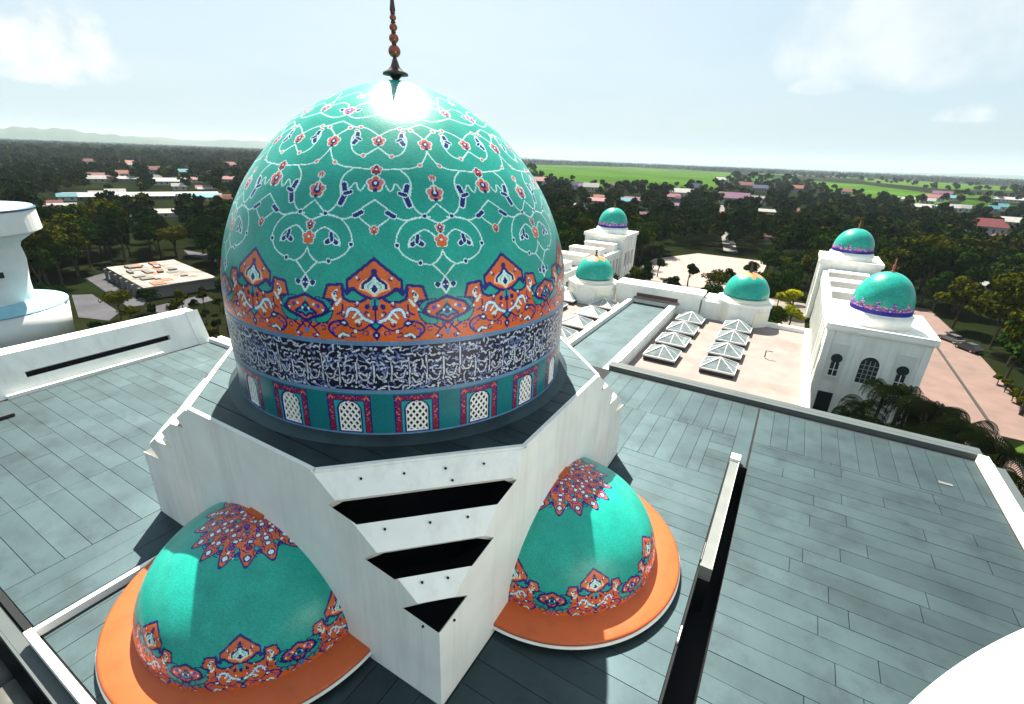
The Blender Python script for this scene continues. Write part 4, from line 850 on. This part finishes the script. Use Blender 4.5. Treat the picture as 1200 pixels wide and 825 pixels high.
# ------------------------------------------------------------------ houses, lots, tower (placed before the trees so that trees keep clear)
WALLC = [mat('house_white', (.40, .39, .36), .8), mat('house_cream', (.30, .27, .20), .8), mat('house_grey', (.14, .14, .14), .8)]
def roofm(n, c): return mat('roof_' + n, c, .75, .25, var=.15, vscale=.5)
RC = {'red': roofm('red', (.10, .016, .02)), 'white': roofm('white', (.22, .22, .215)), 'pink': roofm('pink', (.20, .065, .075)), 'purple': roofm('purple', (.09, .028, .075)), 'blue': roofm('blue', (.012, .018, .07)), 'cyan': roofm('cyan', (.06, .19, .23)), 'orange': roofm('orange', (.20, .065, .035)), 'maroon': roofm('maroon', (.09, .006, .012))}
def house(label, px, py, wpx, hpx, rc, wall=0, ratio=.6, hip=False, far=True, floors=1, rot=None, cat='house'):
    c = gph(px, py); m = float((c - CAM) @ FW) / FPX
    w = wpx * m * .92; h = min(hpx * m * 1.0, 9.5); d = min(w * ratio, 16.0); a = atan2(c[1] - CAM[1], c[0] - CAM[0]) - pi / 2 if rot is None else rot
    r0 = d * .45 + 2.0; nn_ = max(1, int(w / (1.6 * r0)))
    for f in (np.linspace(-.42, .42, nn_) if nn_ > 1 else (0,)): HOUSEZ.append((c[0] + cos(a) * w * f - sin(a) * d / 2, c[1] + sin(a) * w * f + cos(a) * d / 2, r0))
    t = thing('house', label, cat, (float(c[0]), float(c[1]), 0), a, 'houses among the trees')
    wh = h * .55; k = MB(); k.box(-w / 2, w / 2, 0, d, 0, wh); k.build('wall', WALLC[wall], t)
    ov = w * .04 + .3; rh = h - wh; b = w * .26 if hip else 0.0
    k = MB(); k.add([(-w / 2 - ov, -ov, wh), (w / 2 + ov, -ov, wh), (w / 2 + ov, d + ov, wh), (-w / 2 - ov, d + ov, wh), (-w / 2 - ov + b, d / 2, h), (w / 2 + ov - b, d / 2, h)],
                    [(0, 1, 5, 4), (2, 3, 4, 5), (1, 2, 5), (3, 0, 4), (3, 2, 1, 0)]); k.build('roof', RC[rc], t)
    nwin = max(2, int(w / 3.2))
    for i in range(nwin):
        x = -w / 2 + (i + .5) * w / nwin; k = MB(); k.box(x - .5, x + .5, -.05, .02, wh * .35, wh * .75); k.build('window', GLASS, t)
    return t
HL = [ # label, px, py (foot), width px, height px, roof colour, wall
 ('long low shed with white and cyan roof on the far left plain', 172, 233, 150, 7, 'white', 2), ('cyan roofed shed joined to the end of the long white shed', 238, 234, 40, 8, 'cyan', 0),
 ('red roofed hall beyond the long white shed', 120, 212, 34, 8, 'red', 1), ('white roofed house with grey wall beyond the long shed', 152, 213, 22, 6, 'white', 2), ('bright white roofed houses row near the hill foot', 200, 216, 36, 8, 'white', 0),
 ('small pink roofed house near the far hill foot', 228, 212, 18, 6, 'pink', 0), ('small white cottage at the far wood edge', 156, 196, 9, 5, 'white', 0), ('cream cottage with white roof at the far wood', 245, 204, 12, 6, 'white', 1),
 ('red roofed house just above the water tower', 97, 256, 52, 7, 'red', 1), ('white roofed house beside the cyan sheds', 75, 248, 26, 8, 'white', 0), ('white gabled house in the dark wood right of the red roof', 195, 254, 34, 9, 'white', 0), ('little white hut in the dark wood', 218, 278, 10, 8, 'white', 0),
 ('purple roofed bungalow beside the water tower', 56, 251, 28, 8, 'purple', 1), ('cyan roofed house near the purple bungalow', 80, 237, 18, 9, 'cyan', 0),
 ('pink domed roof hall just behind the great dome', 632, 212, 24, 15, 'pink', 0), ('pale gabled house at the edge of the rice field', 692, 221, 18, 10, 'white', 1), ('white walled house with blue roof by the field edge', 676, 218, 14, 9, 'blue', 0),
 ('long pink roofed row house behind the far wing dome', 700, 236, 34, 7, 'pink', 1), ('long lilac roofed row house behind the far wing dome', 740, 236, 44, 7, 'purple', 0), ('orange roofed bungalow left of the far wing dome', 686, 248, 14, 6, 'orange', 1),
 ('purple roofed house among trees right of the far wing dome', 752, 258, 22, 11, 'purple', 2), ('blue roofed house in the tree belt', 812, 224, 14, 12, 'blue', 2), ('white curved roof house in the tree belt', 797, 230, 26, 10, 'white', 0),
 ('large purple gabled house with white trim in the trees', 858, 240, 34, 18, 'purple', 0), ('red roofed house with blue wall behind the purple gables', 873, 222, 16, 10, 'red', 2), ('white flat house behind the purple gables', 846, 214, 15, 6, 'white', 0), ('blue roofed house right of the purple gables', 890, 226, 16, 8, 'blue', 2),
 ('long white roofed house by the far field', 1085, 251, 34, 7, 'white', 0), ('white house with cyan trim by the far field', 1112, 253, 18, 9, 'white', 0), ('small white house right of the cyan trimmed house', 1128, 254, 12, 9, 'white', 0),
 ('maroon hipped villa with white columns in the right hand wood', 1152, 280, 40, 19, 'maroon', 0), ('wide white roofed villa beside the maroon villa', 1182, 271, 38, 11, 'white', 0), ('pink roofed annex below the maroon villa', 1172, 288, 22, 9, 'pink', 0),
 ('white roofed shed beside the field road', 1060, 240, 20, 5, 'white', 0), ('far white sheds on the plain', 1180, 243, 26, 6, 'white', 0), ('red roofed cottage in the wood above the far tower', 898, 283, 16, 9, 'red', 0), ('white cottage in the wood under the villa', 1150, 340, 22, 9, 'white', 0), ('grey roofed shed at the edge of the right hand wood', 1192, 352, 20, 7, 'cyan', 2)]
for h_ in HL: house(*h_, hip='villa' in h_[0])
rh = random.Random(17)
for i in range(46):
    px, py = (rh.uniform(60, 290), rh.uniform(194, 262)) if i % 2 else (rh.uniform(650, 1195), 0)
    if not i % 2: py = np.interp(px, HXS, HACT) + rh.uniform(26, 62)
    c = ('white', 'white', 'pink', 'red', 'cyan', 'purple', 'orange')[rh.randrange(7)]; side = 'among the trees below the far hills' if i % 2 else 'in the tree belt between courtyard and fields'
    house('small %s roofed house scattered %s' % (c, side), px, py, rh.uniform(9, 20), rh.uniform(6, 9), c, rh.randrange(3), .6)
# construction lot on the left: parking pads, walls and the unfinished slab building
PAD = mat('grey_yard', (.05, .05, .06), .9, .2, var=.25, vscale=.25)
def pads(px, m, z): sheet('yard', [gp(*q)[:2] for q in px], m, z)
pads([(84, 346), (108, 345), (140, 366), (128, 376), (92, 372)], PAD, .05); pads([(100, 326), (124, 320), (176, 345), (168, 358), (150, 360)], PAD, .06); pads([(215, 293), (256, 300), (256, 308), (222, 300)], PAD, .07); pads([(170, 362), (240, 345), (250, 352), (190, 368)], PAD, .055)
q0, q1, q2 = gp(128, 326), gp(172, 352), gp(222, 326); ax = (q1 - q0)[:2]; ln = float(np.hypot(*ax)); ry = float(np.hypot(*(gp(233, 333) - gp(178, 352))[:2]))
un = thing('unfinished_building', 'unfinished concrete slab building with bare pale roof beyond the left parapet', 'building', (float(q0[0]), float(q0[1]), 0), atan2(ax[1], ax[0]))
SLAB = mat('bare_slab', (.25, .225, .20), .9, .2, var=.45, vscale=.35, dirt=((.07, .035, .022), .8), dscale=.3)
k = MB(); k.box(0, ln, 0, ry, 2.3, 2.6); k.build('slab', SLAB, un)
k = MB(); k.box(.5, ln - .5, .5, ry - .5, 0, 2.3); k.build('wall', WALLC[2], un)
rr = random.Random(9)
for i in range(26):
    x, y = rr.uniform(1, ln - 4), rr.uniform(1, ry - 4); w, d = rr.uniform(.8, 4.5), rr.uniform(.5, 2.4); k = MB(); k.box(x, x + w, y, y + d, 2.6, 2.6 + rr.uniform(.05, .45)); k.build('rubble_slab', [SLAB, mat('rubble_grey', (.11, .10, .09), .9), mat('rust_brick', (.24, .09, .05), .9, var=.3)][i % 3], un)
for i in range(7):
    k = MB(); k.box(ln * i / 6.5, ln * i / 6.5 + .5, -.6, -.1, 0, 2.3); k.build('pillar', WALLC[2], un)
HOUSEZ.append((float((q0[0] + q2[0]) / 2), float((q0[1] + q2[1]) / 2), 12))
# white tower with the flared head
TA = CAM + pray(-26, 345) / np.hypot(*pray(-26, 345)[:2]) * 106.0
def silh(x, y):
    d = pray(x, y); dh = d[:2] / np.hypot(*d[:2]); v = (TA - CAM)[:2]; r = abs(dh[0] * v[1] - dh[1] * v[0]); s = dh @ v; return r, CAM[2] + d[2] * s / np.hypot(*d[:2])
rt, zt_ = silh(40, 240); rb, zb_ = silh(50, 266); rn, zn = silh(24, 287); rs, zs_ = silh(39, 338); rp_, zp = silh(80, 347); rq, zq = silh(84, 374)
tw = thing('white_tower', 'white tower with flared round head and pale blue roofs', 'tower', (float(TA[0]), float(TA[1]), 0))
print('tower', TA, rt, zt_, rb, zb_, rn, zn, rs, zs_, rp_, zp, rq, zq)
TWH = mat('tower_white', (.78, .79, .76), .6, var=.04); TBL = mat('pale_blue_roof', (.22, .46, .56), .5, var=.12, vscale=.8)
MB().lathe([(rs, zs_ - 6), (rs, zs_), (rs * .9 + rn * .1, zs_ + 1.5), (rn * 1.03, zn - 2), (rn, zn), (rn * 1.04, zn + .7), (rb * .86, zb_ - .7), (rb, zb_)], 48).build('shaft', TWH, tw, True)
hd = MB().lathe([(rb, zb_), (rt, zt_)], 64).build('head', TWH, tw)
MB().lathe([(rt * .99, zt_ - .02), (rt * .98, zt_ + .08), (rt * .6, zt_ + .3), (.3, zt_ + .5)], 48).build('roof', TBL, tw, True)
MB().lathe([(rt + .12, zt_ - .35), (rt + .12, zt_ - .12), (rt + .02, zt_)], 48).build('rim', mat('tower_rim_blue', (.03, .10, .20), .5), tw, True)
MB().lathe([(rq, 0), (rp_, zp)], 48).build('pedestal', TWH, tw, True)
MB().lathe([(rp_ + .06, zp - .1), (rp_ + .05, zp + .05), (rs * .98, zp + .9)], 48).build('pedestal_roof', TBL, tw, True)
d2 = (CAM - TA)[:2]; d2 /= np.hypot(*d2); aw = atan2(d2[1], d2[0])
for a, z, w, h, r in ((aw + .45, zs_ + 3.2, .5, .8, rn * 1.06), (aw + .35, zq + 1.5 + 1.2, 1.6, .5, rq * .99), (aw + .75, zq + 1.6, .6, .9, rq * .99)):
    k = MB(); k.box(-.1, .2, -w / 2, w / 2, 0, h); o = k.build('window', GLASS, tw); o.location = (r * cos(a), r * sin(a), z); o.rotation_euler = (0, 0, a)
HOUSEZ.append((float(TA[0]), float(TA[1]), rp_ + 3))
# ------------------------------------------------------------------ parked cars on the path edge
CG = mat('car_glass', (.015, .018, .02), .05, .8); TYRE = mat('tyre', (.02, .02, .02), .85); RIM = mat('wheel_rim', (.5, .5, .5), .3, metal=.8)
def car(label, x, y, rz, paint):
    t = thing('parked_car', label, 'car', (x, y, .015), rz, 'cars parked by the path'); cm = mat('car_' + paint[0], paint[1], .3, .6, coat=.6)
    pr1 = [(-2.1, .35), (-2.1, .75), (-1.9, .92), (-1.0, .98), (.85, .95), (1.75, .82), (2.1, .62), (2.1, .35)]; k = MB()
    k.loft([[(px_, y_ * (.94 if z_ > .9 else 1), z_) for px_, z_ in pr1] for y_ in (-.84, .84)]); k.build('body', cm, t)
    pr2 = [(-1.75, .93), (-1.25, 1.42), (.25, 1.46), (1.0, .94)]; k = MB(); k.loft([[(px_, y_ * (.74 if z_ > 1 else .92), z_) for px_, z_ in pr2] for y_ in (-.8, .8)]); k.build('cabin_glass', CG, t)
    k = MB(); k.box(-1.22, .22, -.58, .58, 1.44, 1.49); k.build('roof', cm, t)
    for wx in (-1.3, 1.3):
        for wy in (-.78, .78):
            m = MB(); m.tube([(wx, wy - .1, .32), (wx, wy + .1, .32)], .32, 14); w = m.build('wheel', TYRE, t); m = MB(); m.tube([(wx, wy - .12, .32), (wx, wy + .12, .32)], .19, 10); m.build('rim', RIM, w)
    for wy in (-.6, .6):
        m = MB(); m.box(2.07, 2.12, wy - .18, wy + .18, .6, .74); m.build('headlight', mat('lamp_lens', (.7, .7, .65), .15), t); m = MB(); m.box(-2.12, -2.08, wy - .16, wy + .16, .68, .82); m.build('tail_light', mat('tail_lens', (.35, .02, .02), .2), t)
car('silver parked car beside the pink path', 46.4, 100.5, 2.2, ('silver', (.12, .125, .13))); car('black parked car beside the pink path', 48.0, 96.0, 2.2, ('black', (.02, .02, .025)))
# ------------------------------------------------------------------ palms between the hall and the arched tower
def palm_mesh(seed, H):
    r = random.Random(seed); V = []; F = []
    for i in range(17):
        a = i * 2.399 + r.uniform(-.2, .2); el = r.uniform(.35, 1.25); Lf = r.uniform(3.0, 4.1); n = 24; P = []; x, z = 0.0, H; e_ = el
        for j in range(n + 1):
            P.append(Vector((cos(a) * x, sin(a) * x, z))); x += cos(e_) * Lf / n; z += sin(e_) * Lf / n; e_ -= (1.9 + el * 1.0) / n
        side = Vector((-sin(a), cos(a), 0))
        for j in range(1, n):
            w = .52 * sin(pi * (j / n) ** .7) + .08; d = (P[j + 1] - P[j - 1]).normalized(); up_ = side.cross(d)
            for s_ in (-1, 1):
                tip = P[j] + side * s_ * w + d * .26 + Vector((0, 0, -w * .8)); b = len(V)
                V += [P[j] - d * .045, P[j] + d * .045, tip + d * .02, tip - d * .02]; F.append((b, b + 1, b + 2, b + 3))
        for j in range(n):
            b = len(V); w = .035; V += [P[j] - side * w, P[j] + side * w, P[j + 1] + side * w, P[j + 1] - side * w]; F.append((b, b + 1, b + 2, b + 3))
    return qmesh('fronds', np.array([tuple(v) for v in V]), np.array(F), LEAFP)
pv = []
for s_, H in ((1, 6.6), (2, 7.4), (3, 5.6)):
    tb = MB(); tb.tube([(0, 0, -.1), (.08, .02, H * .5), (0, 0, H + .1)], [.24, .17, .15], 8); pv.append((palm_mesh(s_, H), tb.mesh('trunk', BARK)))
rr = random.Random(4); PP = [(25.0, 36.9), (28.6, 44.8), (30.9, 44.6), (32.6, 41.6), (34.4, 38.8), (34.3, 31.3), (33.6, 24.5), (29.3, 40.4), (31.4, 37.2), (27.9, 36.0), (33.8, 34.6), (36.0, 28.2), (30.8, 32.4), (35.2, 20.4), (33.2, 45.6), (26.6, 40.5), (32.2, 33.8), (35.0, 42.4), (36.2, 35.0), (33.0, 28.0), (28.9, 32.6)]
for i, (x, y) in enumerate(PP):
    t = thing('palm_tree', 'dark arching palm in the grove between the hall roof and the arched tower', 'palm', (x, y, 0), rr.uniform(0, 6), 'palms beside the hall'); f, tm = pv[i % 3]; s_ = rr.uniform(.98, 1.2); t.scale = (s_,) * 3
    link('trunk', tm, t); link('fronds', f, t)
for i, (x, y) in enumerate([(48.2 + .5 * (i % 2), 62.0 + i * 1.7) for i in range(11)]):
    t = thing('shrub', 'low clipped olive shrub in the hedge along the pink path', 'shrub', (x, y, 0), i * 1.3, 'hedge along the path'); t.scale = (.30, .30, .20); link('stem', VAR[2][0], t); link('foliage', VAR[2][1][LEAF2.name], t)
q = bz(1108, 567, 12.06); k = MB(); k.box(q[0] - .35, q[0] + .35, q[1] - .12, q[1] + .12, 12.04, 12.09); tag(k.build('roof_plate', mat('plate_grey', (.11, .115, .115), .7)), 'small white plate lying on the sheets near the far roof corner', 'plate')
# ------------------------------------------------------------------ trees: 300 nearest as things, the rest as one wood
rr = random.Random(31); cand = []; behind = []      # behind: trees the great dome hides
def blocked(x, y, m=0):
    for e in EXCL:
        if inpoly((x, y), e): return True
    for hx, hy, hr in HOUSEZ:
        if (x - hx) ** 2 + (y - hy) ** 2 < hr * hr: return True
        # keep the line of sight to the house open
        vx, vy = hx - CAM[0], hy - CAM[1]; D = hypot(vx, vy); ux, uy = vx / D, vy / D; s = (x - CAM[0]) * ux + (y - CAM[1]) * uy; l = abs(-(x - CAM[0]) * uy + (y - CAM[1]) * ux)
        if D * (1 - 8.5 / CAM[2]) < s < D and l < hr * .8 and 170 < D < 1000: return True
    return False
def visible(x, y, H):
    u, v = pxof(x, y, H); u2, v2 = pxof(x, y, 0)
    if u < -60 or u > 1260 or v2 < 150: return False
    if hypot(x - CAM[0], y - CAM[1]) < 20: return False
    return True
az0 = atan2(FW[1], FW[0]); rad = 50.0
while rad < 2600:
    step = 5.5 if rad < 260 else (9.0 if rad < 520 else (15 if rad < 1100 else 32)); n = int(1.95 * rad / step)
    for i in range(n):
        a = az0 - .98 + 1.96 * (i + rr.uniform(-.4, .4)) / n; R_ = rad + rr.uniform(-.5, .5) * step; x, y = CAM[0] + R_ * cos(a), CAM[1] + R_ * sin(a)
        if (CAM[0] + R_ * cos(a)) ** 2 + (y) ** 2 < 900: continue
        if not visible(x, y, 9): continue
        u, v = pxof(x, y, 0)
        hid = 285 < u < 640 and v > 190 and R_ > 60
        hid = hid and not (u < 300 or u > 620)
        right = u > 600
        if R_ > 420 and right and rr.random() < .62: continue
        if R_ > 1100 and right and rr.random() < .5: continue
        if 57 < y < 115 and -20 < x < 21 and rr.random() < (.86 if x < 9 else .35): continue
        if blocked(x, y): continue
        (behind if hid else cand).append((R_, x, y))
    rad += step
cand += [(130.0, -15.0, 119.0), (128.0, -5.5, 113.0), (129.0, 4.0, 115.0), (158.0, -19.5, 140.0), (150.0, 7.5, 131.0)]
cand.sort(); print('trees', len(cand))
LB = {LEAF.name: ('dark dense broadleaf tree in the wood around the mosque', 'dark trees'), LEAF2.name: ('olive green leafy tree in the wood around the mosque', 'olive trees')}
t0 = thing('tree', 'bright yellow-green tree in the courtyard beside the wing with stepped roof', 'tree', (18.8, 100.0, 0)); link('trunk', VAR[2][0], t0); link('crown', VAR[2][1][LEAFY.name], t0); t0.scale = (1.25, 1.25, .72)
t0 = thing('tree', 'yellow-green tree by the wing wall nearest the terrace parapet', 'tree', (19.0, 91.0, 0)); link('trunk', VAR[0][0], t0); link('crown', VAR[0][1][LEAFY.name], t0); t0.scale = (.72, .72, .48)
NI = 296
def nz2(x, y): return .5 + .25 * sin(x * .031 + 1.3) * cos(y * .027) + .25 * sin(x * .011 - y * .017)
for R_, x, y in cand[:NI]:
    i = rr.randrange(5); lm = LEAF2 if (rr.random() < .2 + .4 * (x < -36 and R_ < 110) + .3 * (x > 48 and y < 120)) else LEAF
    if x < -36 and R_ < 100: i = 2
    tm, cr, H, Wd = VAR[i]; s_ = rr.uniform(.8, 1.3) * (.36 if x < -36 and R_ < 128 else 1) * (.62 if abs(x) < 22 and y < 190 else 1)
    gr = LB[lm.name][1]; adj = ('rounded', 'broad', 'small compact', 'wide spreading', 'tall narrow')[i]
    place = 'in the courtyard between the domed wings' if (-21 < x < 22 and y < 116) else ('around the pale plaza' if (abs(x) < 34 and y < 190) else ('beside the pink path and its parked cars' if (x > 48 and y < 150) else ('between the left parapet and the unfinished building' if (x < -36 and R_ < 112) else ('in the wood behind the white tower' if x < -60 else 'in the wood beyond the plaza'))))
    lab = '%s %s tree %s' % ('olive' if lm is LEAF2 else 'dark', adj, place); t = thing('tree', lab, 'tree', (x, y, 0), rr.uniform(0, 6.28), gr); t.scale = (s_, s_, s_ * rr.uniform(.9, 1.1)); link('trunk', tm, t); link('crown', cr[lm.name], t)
r = np.random.default_rng(77); VV = {0: [], 1: []}; FF = {0: [], 1: []}; off = {0: 0, 1: 0}
LOW = []
for i in range(8):
    H, Wd = r.uniform(8, 13), r.uniform(3.6, 6.2)
    LOW.append((H, Wd, [crown_pts(np.random.default_rng(200 + i), n, H, Wd, .7, 8)[:2] for n in (420, 150, 45)]))
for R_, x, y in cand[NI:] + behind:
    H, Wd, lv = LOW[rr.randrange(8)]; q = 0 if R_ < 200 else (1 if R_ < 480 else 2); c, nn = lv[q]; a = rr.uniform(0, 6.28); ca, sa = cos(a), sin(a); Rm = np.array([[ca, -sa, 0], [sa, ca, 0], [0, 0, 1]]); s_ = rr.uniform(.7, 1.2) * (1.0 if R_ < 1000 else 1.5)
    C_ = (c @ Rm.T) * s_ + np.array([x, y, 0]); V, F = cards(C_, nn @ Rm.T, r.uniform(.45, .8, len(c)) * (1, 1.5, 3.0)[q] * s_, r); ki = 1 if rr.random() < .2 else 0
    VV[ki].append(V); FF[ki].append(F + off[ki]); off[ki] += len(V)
for _ in range(5200):                               # far belts on the plain, down to the horizon
    R_ = 2600 * (2.9 ** rr.random()); a = az0 - .98 + 1.96 * rr.random(); x, y = CAM[0] + R_ * cos(a), CAM[1] + R_ * sin(a)
    if not visible(x, y, 9) or any(inpoly((x, y), [tuple(q) for q in f]) for f in FIELDS[:2]): continue
    if nz2(x * .6, y * .6) < .46 and pxof(x, y, 0)[0] > 600: continue
    n = 7; c = np.stack([r.normal(0, 22, n), r.normal(0, 22, n), r.uniform(2, 11, n)], 1) + np.array([x, y, 0]); nn = r.normal(size=(n, 3)) * np.array([1, 1, .4]); nn /= np.linalg.norm(nn, axis=1)[:, None]
    V, F = cards(c, nn, r.uniform(7, 13, n), r); VV[0].append(V); FF[0].append(F + off[0]); off[0] += len(V)
for ki, (m, nm) in enumerate(((LEAF, 'wood'), (LEAF2, 'wood'))):
    if VV[ki]: tag(link(nm, qmesh(nm, np.vstack(VV[ki]), np.vstack(FF[ki]), m)), ('distant dark green wood spreading over the plain', 'distant olive green wood spreading over the plain')[ki], 'wood', None, 'stuff')
print('wood quads', [sum(len(f) for f in FF[k_]) for k_ in FF])
